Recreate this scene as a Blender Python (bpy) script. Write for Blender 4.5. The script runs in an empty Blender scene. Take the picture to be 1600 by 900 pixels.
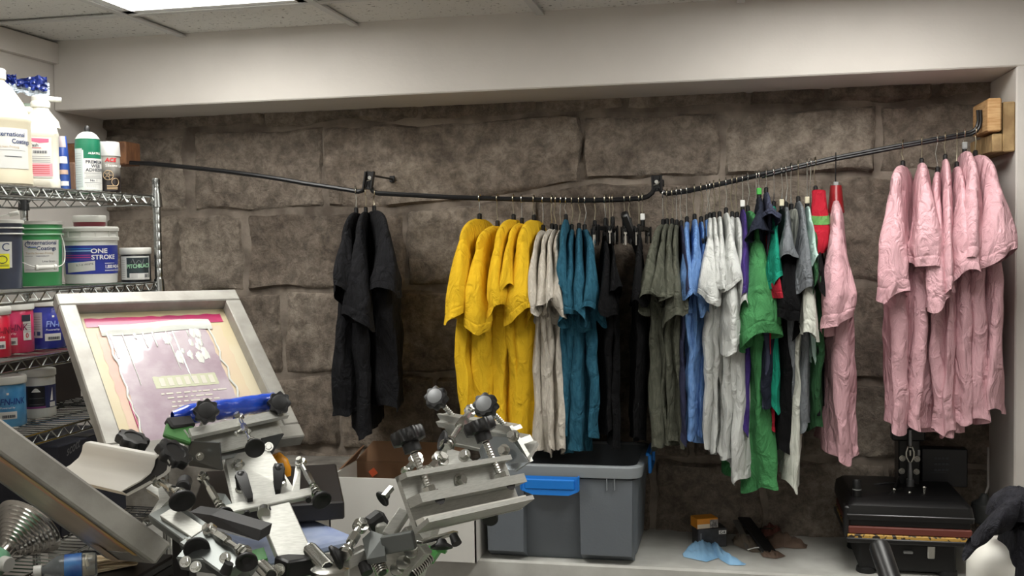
import bpy, math, random
from mathutils import Vector, Matrix, noise
random.seed(7)
V = Vector
scene = bpy.context.scene
COL = scene.collection

# ------------------------------------------------------------------ camera
CAM_F, CAM_YAW, CAM_PITCH, CAM_ROLL = 1619.85, .2067, .0442, .0156   # focal length in pixels of a 1600 wide frame
CAM = V((0, 0, 1.55))
_fw = V((-math.sin(CAM_YAW), math.cos(CAM_YAW), 0)); _rt = V((math.cos(CAM_YAW), math.sin(CAM_YAW), 0)); _up = V((0, 0, 1))
_f = _fw*math.cos(CAM_PITCH) - _up*math.sin(CAM_PITCH); _u = _up*math.cos(CAM_PITCH) + _fw*math.sin(CAM_PITCH)
_r3 = _rt*math.cos(CAM_ROLL) - _u*math.sin(CAM_ROLL); _u3 = _u*math.cos(CAM_ROLL) + _rt*math.sin(CAM_ROLL)
cd = bpy.data.cameras.new('camera'); cam = bpy.data.objects.new('camera', cd); COL.objects.link(cam)
cd.sensor_width = 36; cd.lens = 36*CAM_F/1600; cd.clip_start = .05
cam.matrix_world = Matrix(((_r3.x, _u3.x, -_f.x, CAM.x), (_r3.y, _u3.y, -_f.y, CAM.y), (_r3.z, _u3.z, -_f.z, CAM.z), (0, 0, 0, 1)))
scene.camera = cam

# ------------------------------------------------------------------ light and exposure
TROFFER_W = [9., 9.5, 5., 5., 5.]
w = bpy.data.worlds.new('world'); scene.world = w; w.use_nodes = True
w.node_tree.nodes['Background'].inputs[0].default_value = (.9, .95, 1, 1)
w.node_tree.nodes['Background'].inputs[1].default_value = .05
scene.view_settings.view_transform = 'Standard'; scene.view_settings.look = 'None'
scene.view_settings.gamma = 1; scene.view_settings.use_curve_mapping = False
scene.view_settings.exposure = 0.66

# ------------------------------------------------------------------ helpers
def ray(px, py): return _f + _r3*((px-800)/CAM_F) + _u3*((450-py)/CAM_F)
def aY(px, py, Y):
    d = ray(px, py); return CAM + d*((Y-CAM.y)/d.y)
def aX(px, py, X):
    d = ray(px, py); return CAM + d*((X-CAM.x)/d.x)
def aZ(px, py, Z):
    d = ray(px, py); return CAM + d*((Z-CAM.z)/d.z)
X_, Y_, Z_ = V((1, 0, 0)), V((0, 1, 0)), V((0, 0, 1))

def lin(c):
    o = []
    for v in c[:3]:
        v = v/255
        o.append(v/12.92 if v <= .04045 else ((v+.055)/1.055)**2.4)
    return (*o, 1)

_mats = {}
def mat(name, rgb=(128, 128, 128), rough=.5, metal=0., rgb2=None, nscale=30, bump=0., bscale=200, spec=.5, trans=0., coat=0., emit=None, alpha=None, detail=4, stretch=None, sheen=0., ior=None, contrast=(.35, .65)):
    if name in _mats: return _mats[name]
    m = bpy.data.materials.new(name); m.use_nodes = True; _mats[name] = m
    nt = m.node_tree; b = nt.nodes['Principled BSDF']; L = nt.links.new
    b.inputs['Base Color'].default_value = lin(rgb); b.inputs['Roughness'].default_value = rough
    b.inputs['Metallic'].default_value = metal; b.inputs['Specular IOR Level'].default_value = spec
    if trans: b.inputs['Transmission Weight'].default_value = trans
    if coat: b.inputs['Coat Weight'].default_value = coat
    if sheen: b.inputs['Sheen Weight'].default_value = sheen
    if ior: b.inputs['IOR'].default_value = ior
    if alpha is not None: b.inputs['Alpha'].default_value = alpha
    if emit:
        b.inputs['Emission Color'].default_value = lin(emit[0]); b.inputs['Emission Strength'].default_value = emit[1]
    if rgb2 or bump:
        tc = nt.nodes.new('ShaderNodeTexCoord'); co = tc.outputs['Object']
        if stretch:
            mp = nt.nodes.new('ShaderNodeMapping'); mp.inputs['Scale'].default_value = stretch; L(co, mp.inputs[0]); co = mp.outputs[0]
    if rgb2:
        n = nt.nodes.new('ShaderNodeTexNoise'); n.inputs['Scale'].default_value = nscale; n.inputs['Detail'].default_value = detail; L(co, n.inputs['Vector'])
        r = nt.nodes.new('ShaderNodeValToRGB'); L(n.outputs['Fac'], r.inputs[0])
        r.color_ramp.elements[0].position = contrast[0]; r.color_ramp.elements[1].position = contrast[1]
        r.color_ramp.elements[0].color = lin(rgb); r.color_ramp.elements[1].color = lin(rgb2); L(r.outputs[0], b.inputs['Base Color'])
    if bump:
        n2 = nt.nodes.new('ShaderNodeTexNoise'); n2.inputs['Scale'].default_value = bscale; n2.inputs['Detail'].default_value = 5; L(co, n2.inputs['Vector'])
        bp = nt.nodes.new('ShaderNodeBump'); bp.inputs['Strength'].default_value = min(1, bump); bp.inputs['Distance'].default_value = .004 if bump <= 1 else .004*bump
        L(n2.outputs['Fac'], bp.inputs['Height']); L(bp.outputs[0], b.inputs['Normal'])
    return m

def origin_of(o):
    p = V((0, 0, 0))
    while o is not None: p = p + o.location; o = o.parent
    return p

def tag(o, label=None, cat=None, group=None, kind=None):
    if label: o['label'] = label
    if cat: o['category'] = cat
    if group: o['group'] = group
    if kind: o['kind'] = kind
    return o
def thing(name, loc, label, cat, group=None):
    o = bpy.data.objects.new(name, None); o.empty_display_size = .05; o.location = V(loc); COL.objects.link(o)
    return tag(o, label, cat, group)

class MB:
    def __init__(s): s.v = []; s.f = []; s.uv = None
    def add(s, vs, fs):
        n = len(s.v); s.v += [V(p) for p in vs]; s.f += [tuple(i+n for i in f) for f in fs]; return s
    def box(s, c, sx, sy, sz, ax=(X_, Y_, Z_), ch=0.):
        c = V(c); a = [V(k).normalized() for k in ax]; h = (sx/2, sy/2, sz/2); ch = min(ch, min(h)*.95)
        if ch <= 0:
            vs = [c + a[0]*(h[0]*i) + a[1]*(h[1]*j) + a[2]*(h[2]*k) for i in (-1, 1) for j in (-1, 1) for k in (-1, 1)]
            return s.add(vs, [(0, 1, 3, 2), (4, 6, 7, 5), (0, 4, 5, 1), (2, 3, 7, 6), (0, 2, 6, 4), (1, 5, 7, 3)])
        vs = []; idx = {}
        for i in (-1, 1):
            for j in (-1, 1):
                for k in (-1, 1):
                    for q in range(3):
                        d = [h[0]*i, h[1]*j, h[2]*k]
                        for e in range(3):
                            if e != q: d[e] -= ch*(i, j, k)[e]
                        idx[(i, j, k, q)] = len(vs); vs.append(c + a[0]*d[0] + a[1]*d[1] + a[2]*d[2])
        fs = []
        def g(sg, q): return idx[(*sg, q)]
        for q in range(3):
            o = [e for e in range(3) if e != q]
            for sgn in (-1, 1):
                loop = []
                for (p, r) in ((-1, -1), (1, -1), (1, 1), (-1, 1)):
                    sg = [0, 0, 0]; sg[q] = sgn; sg[o[0]] = p; sg[o[1]] = r; loop.append(g(sg, q))
                fs.append(tuple(loop))
            for p in (-1, 1):
                for r in (-1, 1):
                    A = [0, 0, 0]; A[o[0]] = p; A[o[1]] = r; A[q] = -1; B = list(A); B[q] = 1
                    fs.append((g(A, o[0]), g(B, o[0]), g(B, o[1]), g(A, o[1])))
        for i in (-1, 1):
            for j in (-1, 1):
                for k in (-1, 1): fs.append((idx[(i, j, k, 0)], idx[(i, j, k, 1)], idx[(i, j, k, 2)]))
        return s.add(vs, fs)
    def bar(s, p0, p1, wd, ht, up=Z_, ch=0.):
        p0, p1 = V(p0), V(p1); d = (p1-p0); L = d.length; d = d.normalized(); sd = d.cross(V(up)).normalized(); u = sd.cross(d).normalized()
        return s.box((p0+p1)/2, L, wd, ht, (d, sd, u), ch)
    def tube(s, pts, r, seg=8, closed=False, caps=True):
        pts = [V(p) for p in pts]; n = len(pts); rs = r if isinstance(r, (list, tuple)) else [r]*n
        tan = []
        for i in range(n):
            if closed: t = pts[(i+1) % n]-pts[i-1]
            else: t = pts[min(i+1, n-1)]-pts[max(i-1, 0)]
            tan.append(t.normalized())
        nrm = tan[0].orthogonal().normalized(); vs = []
        for i in range(n):
            nrm = (nrm - tan[i]*nrm.dot(tan[i]))
            nrm = nrm.normalized() if nrm.length > 1e-6 else tan[i].orthogonal().normalized()
            bn = tan[i].cross(nrm)
            for k in range(seg):
                a = 2*math.pi*k/seg; vs.append(pts[i] + (nrm*math.cos(a)+bn*math.sin(a))*rs[i])
        fs = []
        for i in range(n if closed else n-1):
            for k in range(seg):
                a, b = i*seg+k, i*seg+(k+1) % seg; c, d = ((i+1) % n)*seg+(k+1) % seg, ((i+1) % n)*seg+k
                fs.append((a, b, c, d))
        if caps and not closed: fs += [tuple(range(seg-1, -1, -1)), tuple((n-1)*seg+k for k in range(seg))]
        return s.add(vs, fs)
    def lathe(s, prof, o=(0, 0, 0), ax=Z_, seg=24, caps=True, rfun=None):
        o = V(o); ax = V(ax).normalized(); a = ax.orthogonal().normalized()
        if abs(ax.z) > .99: a = X_.copy()
        b = ax.cross(a); vs = []; n = len(prof)
        for i, (r, z) in enumerate(prof):
            for k in range(seg):
                t = 2*math.pi*k/seg; q = r*(rfun(t, i) if rfun else 1); vs.append(o + ax*z + (a*math.cos(t)+b*math.sin(t))*q)
        fs = [(i*seg+k, i*seg+(k+1) % seg, (i+1)*seg+(k+1) % seg, (i+1)*seg+k) for i in range(n-1) for k in range(seg)]
        if caps: fs += [tuple(range(seg-1, -1, -1)), tuple((n-1)*seg+k for k in range(seg))]
        return s.add(vs, fs)
    def cyl(s, p0, p1, r, seg=16, r2=None, ch=0.):
        p0, p1 = V(p0), V(p1); L = (p1-p0).length; r2 = r if r2 is None else r2
        pf = [(r, 0), (r2, L)] if ch <= 0 else [(r-ch, 0), (r, ch), (r2, L-ch), (r2-ch, L)]
        return s.lathe(pf, p0, p1-p0, seg)
    def prism(s, poly, O, U, W, ext):
        O, U, W, ext = V(O), V(U), V(W), V(ext); n = len(poly)
        vs = [O+U*a+W*b for a, b in poly] + [O+U*a+W*b+ext for a, b in poly]
        return s.add(vs, [tuple(range(n-1, -1, -1)), tuple(range(n, 2*n))] + [(i, (i+1) % n, n+(i+1) % n, n+i) for i in range(n)])
    def strip(s, outer, inner, O, U, W, ext):   # closed thick outline (profile ring) extruded
        O, U, W, ext = V(O), V(U), V(W), V(ext); n = len(outer)
        vs = []
        for off in (V((0, 0, 0)), ext):
            for P in (outer, inner): vs += [O+U*a+W*b+off for a, b in P]
        fs = []
        for i in range(n):
            j = (i+1) % n
            fs += [(i, j, n+j, n+i), (2*n+j, 2*n+i, 3*n+i, 3*n+j), (j, i, 2*n+i, 2*n+j), (n+i, n+j, 3*n+j, 3*n+i)]
        return s.add(vs, fs)
    def grid(s, fn, nu, nv, wu=False, wv=False):
        vs = [fn(i/(nu if wu else nu-1), j/(nv if wv else nv-1)) for i in range(nu) for j in range(nv)]
        fs = []
        for i in range(nu if wu else nu-1):
            for j in range(nv if wv else nv-1):
                a, b = i, (i+1) % nu; c, d = j, (j+1) % nv
                fs.append((a*nv+c, b*nv+c, b*nv+d, a*nv+d))
        return s.add(vs, fs)
    def ball(s, c, r, seg=12, sc=(1, 1, 1)):
        c = V(c); m = seg//2
        vs = [c + V((0, 0, -r*sc[2]))] + [c + V((r*sc[0]*math.sin(math.pi*i/m)*math.cos(2*math.pi*k/seg), r*sc[1]*math.sin(math.pi*i/m)*math.sin(2*math.pi*k/seg), -r*sc[2]*math.cos(math.pi*i/m))) for i in range(1, m) for k in range(seg)] + [c + V((0, 0, r*sc[2]))]
        fs = [(0, 1+(k+1) % seg, 1+k) for k in range(seg)]
        for i in range(m-2):
            for k in range(seg): fs.append((1+i*seg+k, 1+i*seg+(k+1) % seg, 1+(i+1)*seg+(k+1) % seg, 1+(i+1)*seg+k))
        b = 1+(m-2)*seg; fs += [(b+k, b+(k+1) % seg, len(vs)-1) for k in range(seg)]
        return s.add(vs, fs)
    def build(s, name, m, parent=None, smooth=40, loc=None):
        me = bpy.data.meshes.new(name)
        o = bpy.data.objects.new(name, me); COL.objects.link(o)
        off = origin_of(parent)
        if loc is not None: o.location = V(loc)-off; off = V(loc)
        if parent is not None: o.parent = parent
        me.from_pydata([tuple(p-off) for p in s.v], [], s.f); me.validate(); me.update()
        if isinstance(m, (list, tuple)):
            for k in m: me.materials.append(k)
        else: me.materials.append(m)
        if smooth:
            me.polygons.foreach_set('use_smooth', [True]*len(me.polygons)); me.set_sharp_from_angle(angle=math.radians(smooth))
        return o

def copy_tree(o, parent=None):
    c = o.copy(); COL.objects.link(c)
    if parent is not None: c.parent = parent
    for ch in list(o.children): copy_tree(ch, c)
    return c

def fix_normals(o):
    import bmesh
    bm = bmesh.new(); bm.from_mesh(o.data); bmesh.ops.recalc_face_normals(bm, faces=bm.faces); bm.to_mesh(o.data); bm.free(); return o

def text(s, size, fn, m, parent, name='lettering', bold=0., align='LEFT', shear=0., sx=1., space=1.):
    """flat print: fn(x, y) -> world point, letters of height ~size"""
    cu = bpy.data.curves.new('t', 'FONT'); cu.body = s; cu.size = size*1.38; cu.offset = bold*size; cu.align_x = align; cu.shear = shear; cu.space_character = space; cu.resolution_u = 3
    t = bpy.data.objects.new('t', cu); COL.objects.link(t)
    dg = bpy.context.evaluated_depsgraph_get(); me = bpy.data.meshes.new_from_object(t.evaluated_get(dg))
    vs = [fn(p.co.x*sx, p.co.y) for p in me.vertices]; fs = [tuple(p.vertices) for p in me.polygons]
    bpy.data.objects.remove(t); bpy.data.curves.remove(cu); bpy.data.meshes.remove(me)
    mb = MB(); mb.add(vs, fs); return mb.build(name, m, parent, smooth=0)

def planar(O, U, W):
    O, U, W = V(O), V(U).normalized(), V(W).normalized()
    return lambda x, y: O + U*x + W*y
# ------------------------------------------------------------------ the room
XL, XR, YS, YW, ZS, ZC, YL, ZL = -2.2, .776, 3.096, 3.4, 2.011, 2.232, 2.98, .603
XE, YB = 2.5, -2.2
def wallmat(name, c1, c2, **k): return mat(name, c1, .85, rgb2=c2, nscale=3, bump=.15, bscale=90, spec=.25, **k)
M_wall = wallmat('white_wall_paint', (214, 209, 203), (204, 199, 193))
M_soffit = wallmat('soffit_paint', (216, 211, 205), (208, 203, 197))
M_ledge = mat('ledge_paint', (196, 196, 190), .7, rgb2=(176, 175, 169), nscale=9, bump=.3, bscale=40)
M_floor = mat('floor_concrete', (164, 160, 155), .8, rgb2=(146, 142, 137), nscale=6, bump=.2, bscale=40)
def struct(mb, name, m, **k): return tag(mb.build(name, m, **k), kind='structure')

struct(MB().box(((XL+XE)/2, (YB+YW)/2, -.05), XE-XL+.4, YW-YB+.6, .1), 'floor', M_floor, smooth=0)
struct(MB().box((XL-.06, (YB+YW)/2, 1.15), .12, YW-YB+.5, 2.5), 'wall_left', M_wall, smooth=0)
struct(MB().box((XE+.05, (YB+YS)/2, 1.15), .1, YS-YB+.5, 2.5), 'wall_right', M_wall, smooth=0)
struct(MB().box(((XL+XE)/2, YB-.05, 1.15), XE-XL+.2, .1, 2.5), 'wall_front', M_wall, smooth=0)
struct(MB().box(((XR+XE)/2, (YS+YW)/2+.05, ZS/2), XE-XR, YW-YS+.1, ZS, ch=.004), 'wall_return', M_wall, smooth=0)
struct(MB().box(((XL+XE)/2, (YS+YW)/2+.1, (ZS+ZC)/2+.05), XE-XL, YW-YS+.2, ZC-ZS+.1, ch=.004), 'wall_soffit', M_soffit, smooth=0)
# boxed-out band high on the left wall
struct(MB().box((XL+.012, (YB+YS)/2, (2.165+ZC)/2), .024, YS-YB, ZC-2.165), 'trim_1', M_wall, smooth=0)
led = struct(MB().box(((XL+XE)/2, (YL+YW)/2+.05, ZL/2), XE-XL, YW-YL+.1, ZL, ch=.006), 'wall_ledge', M_ledge, smooth=30)
# raised cemented step at the left end of the ledge, against the stones
struct(MB().box((-1.62, YW-.1, ZL+.105), 1.16, .2, .21, ch=.012), 'trim_2', mat('cement_step', (150, 146, 138), .9, rgb2=(110, 104, 98), nscale=14, bump=.6, bscale=50))

# stones
def stone_mat():
    m = bpy.data.materials.new('old_sandstone'); m.use_nodes = True; nt = m.node_tree; L = nt.links.new; N = nt.nodes.new
    b = nt.nodes['Principled BSDF']; b.inputs['Roughness'].default_value = .93; b.inputs['Specular IOR Level'].default_value = .2
    g = N('ShaderNodeNewGeometry'); oi = N('ShaderNodeObjectInfo'); pos = g.outputs['Position']
    def nz(sc, det=6, rough=.6, dist=0.):
        n = N('ShaderNodeTexNoise'); n.inputs['Scale'].default_value = sc; n.inputs['Detail'].default_value = det; n.inputs['Roughness'].default_value = rough; n.inputs['Distortion'].default_value = dist
        L(pos, n.inputs['Vector']); return n.outputs['Fac']
    def ramp(src, stops):
        r = N('ShaderNodeValToRGB'); L(src, r.inputs[0]); e = r.color_ramp.elements
        while len(e) < len(stops): e.new(.5)
        for k, (p, c) in enumerate(stops): e[k].position = p; e[k].color = lin(c)
        return r.outputs[0]
    def mix(fac, a, bb, mode='MIX'):
        x = N('ShaderNodeMix'); x.data_type = 'RGBA'; x.blend_type = mode
        if isinstance(fac, float): x.inputs[0].default_value = fac
        else: L(fac, x.inputs[0])
        L(a, x.inputs[6]); L(bb, x.inputs[7]); return x.outputs[2]
    base = ramp(nz(4.5, 7, .65, .6), [(.30, (134, 125, 117)), (.45, (176, 166, 156)), (.60, (200, 190, 179)), (.78, (222, 212, 201))])
    fine = ramp(nz(24, 9, .78, .3), [(.34, (52, 48, 46)), (.45, (146, 142, 138)), (.56, (214, 211, 207)), (.70, (255, 253, 250))])
    c = mix(.66, base, fine, 'MULTIPLY')
    tone = ramp(oi.outputs['Random'], [(0., (214, 208, 203)), (.5, (236, 231, 226)), (1., (255, 252, 248))])
    c = mix(1., c, tone, 'MULTIPLY')
    pale = ramp(nz(10, 11, .8, .4), [(.54, (0, 0, 0)), (.66, (90, 90, 90)), (.80, (190, 190, 190))])
    palec = N('ShaderNodeRGB'); palec.outputs[0].default_value = lin((206, 199, 189)); c = mix(pale, c, palec.outputs[0])
    soot = ramp(nz(2.3, 8, .7, .8), [(.52, (0, 0, 0)), (.72, (165, 165, 165))])
    sootc = N('ShaderNodeRGB'); sootc.outputs[0].default_value = lin((66, 61, 58)); c = mix(soot, c, sootc.outputs[0])
    L(c, b.inputs['Base Color'])
    bp = N('ShaderNodeBump'); bp.inputs['Strength'].default_value = 1.; bp.inputs['Distance'].default_value = .02; L(nz(26, 9, .72, .5), bp.inputs['Height'])
    L(bp.outputs[0], b.inputs['Normal']); return m
M_stone = stone_mat()
M_mortar = mat('lime_mortar', (96, 87, 79), .95, rgb2=(146, 135, 124), nscale=12, bump=1., bscale=50, spec=.2, detail=8)
wb = MB().grid(lambda a, b: V((XL-.05+(XR-XL+.1)*a, YW-.008+.014*noise.noise(V((a*40, b*22, 3))), ZL-.1+(ZS-ZL+.2)*b)), 90, 48)
wall_back = struct(wb, 'wall_back', M_mortar)
def zt1(x):   # course line 1/2 drops towards the left
    t = min(1, max(0, (x+1.05)/.65)); return 1.672 + .072*t*t*(3-2*t)
courses = [
    (lambda x: 1.965+.012*noise.noise(V((x*3, 0, 1))), lambda x: 2.04, [-2.26, -1.93, -1.58, -1.02, -.62, -.33, .06, .3, .62, .84]),
    (zt1, lambda x: 1.96+.012*noise.noise(V((x*3, 0, 1))), [-2.3, -1.862, -1.368, -.468, -.02, .452, .84]),
    (lambda x: 1.392+.012*math.sin(x*4), lambda x: zt1(x)-.005, [-2.3, -1.93, -1.665, -1.076, -.62, -.1, .3, .52, .84]),
    (lambda x: 1.098+.01*math.sin(x*5+1), lambda x: 1.388+.012*math.sin(x*4), [-2.3, -1.86, -1.535, -1.2, -.74, -.3, .12, .49, .84]),
    (lambda x: .842+.008*math.sin(x*6), lambda x: 1.094+.01*math.sin(x*5+1), [-2.3, -1.75, -1.33, -.98, -.5, -.12, .22, .56, .84]),
    (lambda x: .58, lambda x: .838+.008*math.sin(x*6), [-2.3, -1.6, -1.05, -.7, -.25, .1, .48, .84])]
si = 0
for ci, (zb, ztp, js) in enumerate(courses):
    for k in range(len(js)-1):
        x0, x1 = js[k]+.001, js[k+1]-.001; si += 1
        if ci == 1 and k == 0: x1 -= .022
        rnd = random.Random(si); tilt = rnd.uniform(-.01, .01); depth = rnd.uniform(.022, .034); sd = rnd.uniform(0, 50)
        nu = max(8, int((x1-x0)/.014)); nv = max(5, int((ztp(x0)-zb(x0))/.014))
        def fn(a, b, x0=x0, x1=x1, zb=zb, ztp=ztp, tilt=tilt, depth=depth, sd=sd, ci=ci):
            x = x0+(x1-x0)*a; z0, z1 = zb(x), ztp(x); z = z0+(z1-z0)*b
            ed = min((x-x0), (x1-x), (z-z0), (z1-z)); e = min(1, max(0, ed)/(.012+.022*abs(noise.noise(V((x*6, z*6, sd+20)))))); e = 1-(1-e)**2.2
            wob = .016*noise.noise(V((x*7, z*7, sd)))*(1 if 0 < a < 1 and 0 < b < 1 else 1.2)
            n = .022*noise.fractal(V((x*3.2, z*4.2, sd)), 1., 2., 5) + .013*noise.noise(V((x*15, z*17, sd+9))) + .008*noise.noise(V((x*34, z*38, sd+5))) + tilt*(b-.5)*2
            y = YW+.008 - e*max(depth + n, .024)
            return V((x+wob, min(y, YW+.02), z+wob*.8))
        o = MB().grid(fn, nu, nv).build('stone', M_stone, wall_back, smooth=60)

# ceiling of lay-in panels in a metal grid
TX0, TY0, TS = -2.31, 2.775, .587
M_tile = mat('ceiling_tile', (222, 222, 219), .95, rgb2=(206, 206, 203), nscale=40, bump=.5, bscale=160, spec=.1)
def fissured():
    m = bpy.data.materials.new('fissured_ceiling_tile'); m.use_nodes = True; nt = m.node_tree; L = nt.links.new; N = nt.nodes.new
    b = nt.nodes['Principled BSDF']; b.inputs['Roughness'].default_value = .95; b.inputs['Specular IOR Level'].default_value = .1
    tc = N('ShaderNodeTexCoord'); n = N('ShaderNodeTexNoise'); n.inputs['Scale'].default_value = 75; n.inputs['Detail'].default_value = 3; n.inputs['Distortion'].default_value = .8
    L(tc.outputs['Object'], n.inputs['Vector']); r = N('ShaderNodeValToRGB'); L(n.outputs['Fac'], r.inputs[0]); e = r.color_ramp.elements
    e[0].position = .30; e[0].color = lin((120, 118, 114)); e[1].position = .38; e[1].color = lin((218, 217, 213)); L(r.outputs[0], b.inputs['Base Color'])
    bp = N('ShaderNodeBump'); bp.inputs['Strength'].default_value = .5; bp.inputs['Distance'].default_value = .003; L(n.outputs['Fac'], bp.inputs['Height']); L(bp.outputs[0], b.inputs['Normal']); return m
M_fis = fissured()
M_grid = mat('ceiling_grid_metal', (196, 196, 194), .5)
ceil = MB().box(((XL+XE)/2, (YB+YW)/2, ZC+.09), XE-XL+.4, YW-YB+.6, .06)
ceiling = struct(ceil, 'ceiling', M_tile, smooth=0)
xs = [TX0+TS*k for k in range(0, 10)]; ys = [YS+.02, TY0] + [TY0-TS*2*k/2 for k in range(1, 9)]
g = MB()
for x in xs[1:]:
    if x < XE: g.box((x, (YB+YS)/2, ZC-.001), .024, YS-YB, .006)
g.build('grid_runner', M_grid, ceiling, smooth=0)
g = MB()
for y in ys[1:]: g.box(((XL+XE)/2, y, ZC-.0005), XE-XL, .024, .005)
g.build('grid_runner', M_grid, ceiling, smooth=0)
TROFFERS = [(1, 1), (4, 1), (3, 6), (5, 7), (1, 5)]   # (column, first row): two panels long; last three added unseen for frontal fill
skip = {(c, r+i) for c, r in TROFFERS for i in (0, 1)}
tiles = {}
for i in range(len(xs)-1):
    for j in range(len(ys)-1):
        if (i, j) in skip: continue
        xa, xb = max(xs[i], XL)+.004, min(xs[i+1], XE)-.004; ya, yb = ys[j+1]+.004, ys[j]-.004
        if xb-xa < .05 or yb < YB: continue
        MB().box(((xa+xb)/2, (ya+yb)/2, ZC+.018), xb-xa, yb-ya, .02).build('ceiling_panel', M_fis, ceiling, smooth=0)
M_tfr = mat('troffer_frame', (226, 228, 228), .4)
tl = ['recessed fluorescent ceiling light above the wire shelf, nearest the stone wall', 'recessed ceiling light above and before the pink t-shirts', 'added fill light in the ceiling behind the middle of the room', 'added fill light in the ceiling at the back right of the room', 'added fill light in the ceiling at the back left of the room']
for q, (c, r) in enumerate(TROFFERS):
    xa, xb, ya, yb = xs[c]+.012, xs[c+1]-.012, ys[r+2]+.012, ys[r]-.012
    t = thing('ceiling_light', ((xa+xb)/2, (ya+yb)/2, ZC), tl[q], 'ceiling light', 'recessed ceiling lights')
    m = MB(); zc = ZC+.004
    for (a, b_, cx, cy) in ((xb-xa, .03, (xa+xb)/2, ya+.015), (xb-xa, .03, (xa+xb)/2, yb-.015), (.03, yb-ya, xa+.015, (ya+yb)/2), (.03, yb-ya, xb-.015, (ya+yb)/2)): m.box((cx, cy, zc+.004), a, b_, .016)
    m.build('frame', M_tfr, t, smooth=0)
    MB().box(((xa+xb)/2, (ya+yb)/2, zc+.012), xb-xa-.06, yb-ya-.06, .006).build('diffuser', mat('troffer_lens_%d' % q, (235, 240, 242), .5, emit=((248, 246, 240), TROFFER_W[q])), t, smooth=0)
# ------------------------------------------------------------------ clothes rod
RY = 3.15
M_black_metal = mat('black_enamel_metal', (26, 26, 28), .35, .2)
M_black_pl = mat('black_plastic', (17, 17, 18), .4)
M_steel = mat('bright_steel', (205, 205, 200), .22, 1.)
M_brass_wire = mat('wire_steel', (176, 168, 148), .28, 1.)
ROD = [(182, 253), (240, 256), (300, 262), (400, 274), (480, 287), (545, 297), (590, 302), (650, 305), (700, 308), (800, 311), (900, 313), (1000, 310), (1040, 303), (1100, 293), (1200, 270), (1300, 247), (1400, 228), (1500, 210), (1522, 206)]
def rod_y(px):
    for (a, b), (c, d) in zip(ROD, ROD[1:]):
        if a <= px <= c: return b+(d-b)*(px-a)/(c-a)
    return ROD[-1][1]
rod = thing('clothes_rod', aY(800, 311, RY), 'long black bent metal clothes rod running along the stone wall', 'clothes rod')
def rod_seg(pts, r): MB().tube([aY(x, y, RY) for x, y in pts], r, 8).build('pipe', M_black_metal, rod)
rod_seg([(182, 253), (240, 256), (300, 262), (350, 267.5), (400, 274), (440, 280), (480, 287), (520, 293), (548, 297.5), (560, 299.5), (567, 297.5), (571, 291), (573, 283)], .0072)
rod_seg([(577, 283), (579, 291), (583, 299), (590, 302), (650, 305), (700, 308), (750, 309.7), (800, 311), (850, 312.3), (900, 313), (950, 312.5), (1000, 310), (1012, 307), (1019, 301), (1023, 293)], .0075)
rod_seg([(1030, 293), (1034, 299), (1042, 302.5), (1070, 299), (1100, 293), (1150, 282), (1200, 270)], .0075)
rod_seg([(1190, 272), (1250, 258.5), (1300, 247), (1350, 237.5), (1400, 228), (1450, 219), (1500, 210), (1514, 207.5), (1522, 204), (1527, 197), (1529, 188), (1528, 172)], .0052)
rod_seg([(1190, 276.5), (1250, 262), (1300, 250.5), (1350, 241), (1400, 231.5), (1450, 222.5), (1500, 213.5), (1517, 210.5), (1526, 205.5), (1531, 198), (1533, 188), (1532, 172)], .0046)
for px, y0, y1, sl in ((575, 268, 300, 4), (1027, 274, 303, -1)):
    P0, P1 = aY(px, y1-4, RY), aY(px+sl, y0, RY); 
    b = thing('rod_bracket', P0, 'black metal bracket above the black shirts, holding the rod to the stone' if px < 800 else 'black metal bracket above the grey shirts, holding the rod to the stone', 'bracket', 'rod brackets')
    m = MB(); m.bar(P0, P1, .03, .006, Y_, .002); m.bar(P0+V((-.013, -.006, 0)), P1+V((-.013, -.006, 0)), .006, .016, Y_, .001); m.bar(P0+V((.013, -.006, 0)), P1+V((.013, -.006, 0)), .006, .016, Y_, .001)
    m.build('clip_plate', M_black_metal, b)
    m = MB(); m.bar(P1-V((0, 0, .012)), V((P1.x, YW-.012, P1.z-.012)), .006, .006, Z_, .001); m.box((P1.x, YW-.034, P1.z-.012), .018, .008, .022, ch=.002); m.build('wall_arm', M_black_metal, b)
    m = MB(); m.cyl(P1+V((0, -.004, -.02)), P1+V((0, -.012, -.02)), .006, 8); m.tube([P1+V((-.01, -.008, -.03)), P1+V((.004, -.009, -.026)), P1+V((.011, -.008, -.018))], .0018, 6); m.build('screw', M_steel, b)
# timber blocks that carry the rod ends
def wood(name, c1, c2, st): return mat(name, c1, .7, rgb2=c2, nscale=6, stretch=st, bump=.25, bscale=12, detail=6)
M_pine = wood('pine_end', (208, 170, 122), (182, 138, 88), (4, 4, 30)); M_pine2 = wood('pine_side', (186, 158, 112), (140, 112, 76), (3, 30, 3))
A = aY(1552, 250, RY-.02)
blk = MB(); xw = XR+.0; y0 = RY-.06; p0, p1 = aY(1552, 237, y0), aY(1592, 157, y0)
y0 += .012; pm = aY(1567, 206, y0); blk.box(((pm.x+xw)/2, (y0+YW-.03)/2, (p0.z+p1.z)/2), xw-pm.x-.001, YW-.03-y0, p1.z-p0.z, ch=.003); blk.box(((p0.x+pm.x)/2, (y0+YW-.03)/2, (p0.z+pm.z)/2-.002), pm.x-p0.x, YW-.03-y0, pm.z-p0.z-.004, ch=.003); y0 -= .012
o = blk.build('timber_block', M_pine2, None, loc=((p0.x+xw)/2, (y0+YW)/2, p0.z)); tag(o, 'knotty square timber block fixed to the white wall behind the end block', 'wood block')
q0, q1 = aY(1543, 206, y0), aY(1566, 153, y0)
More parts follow.
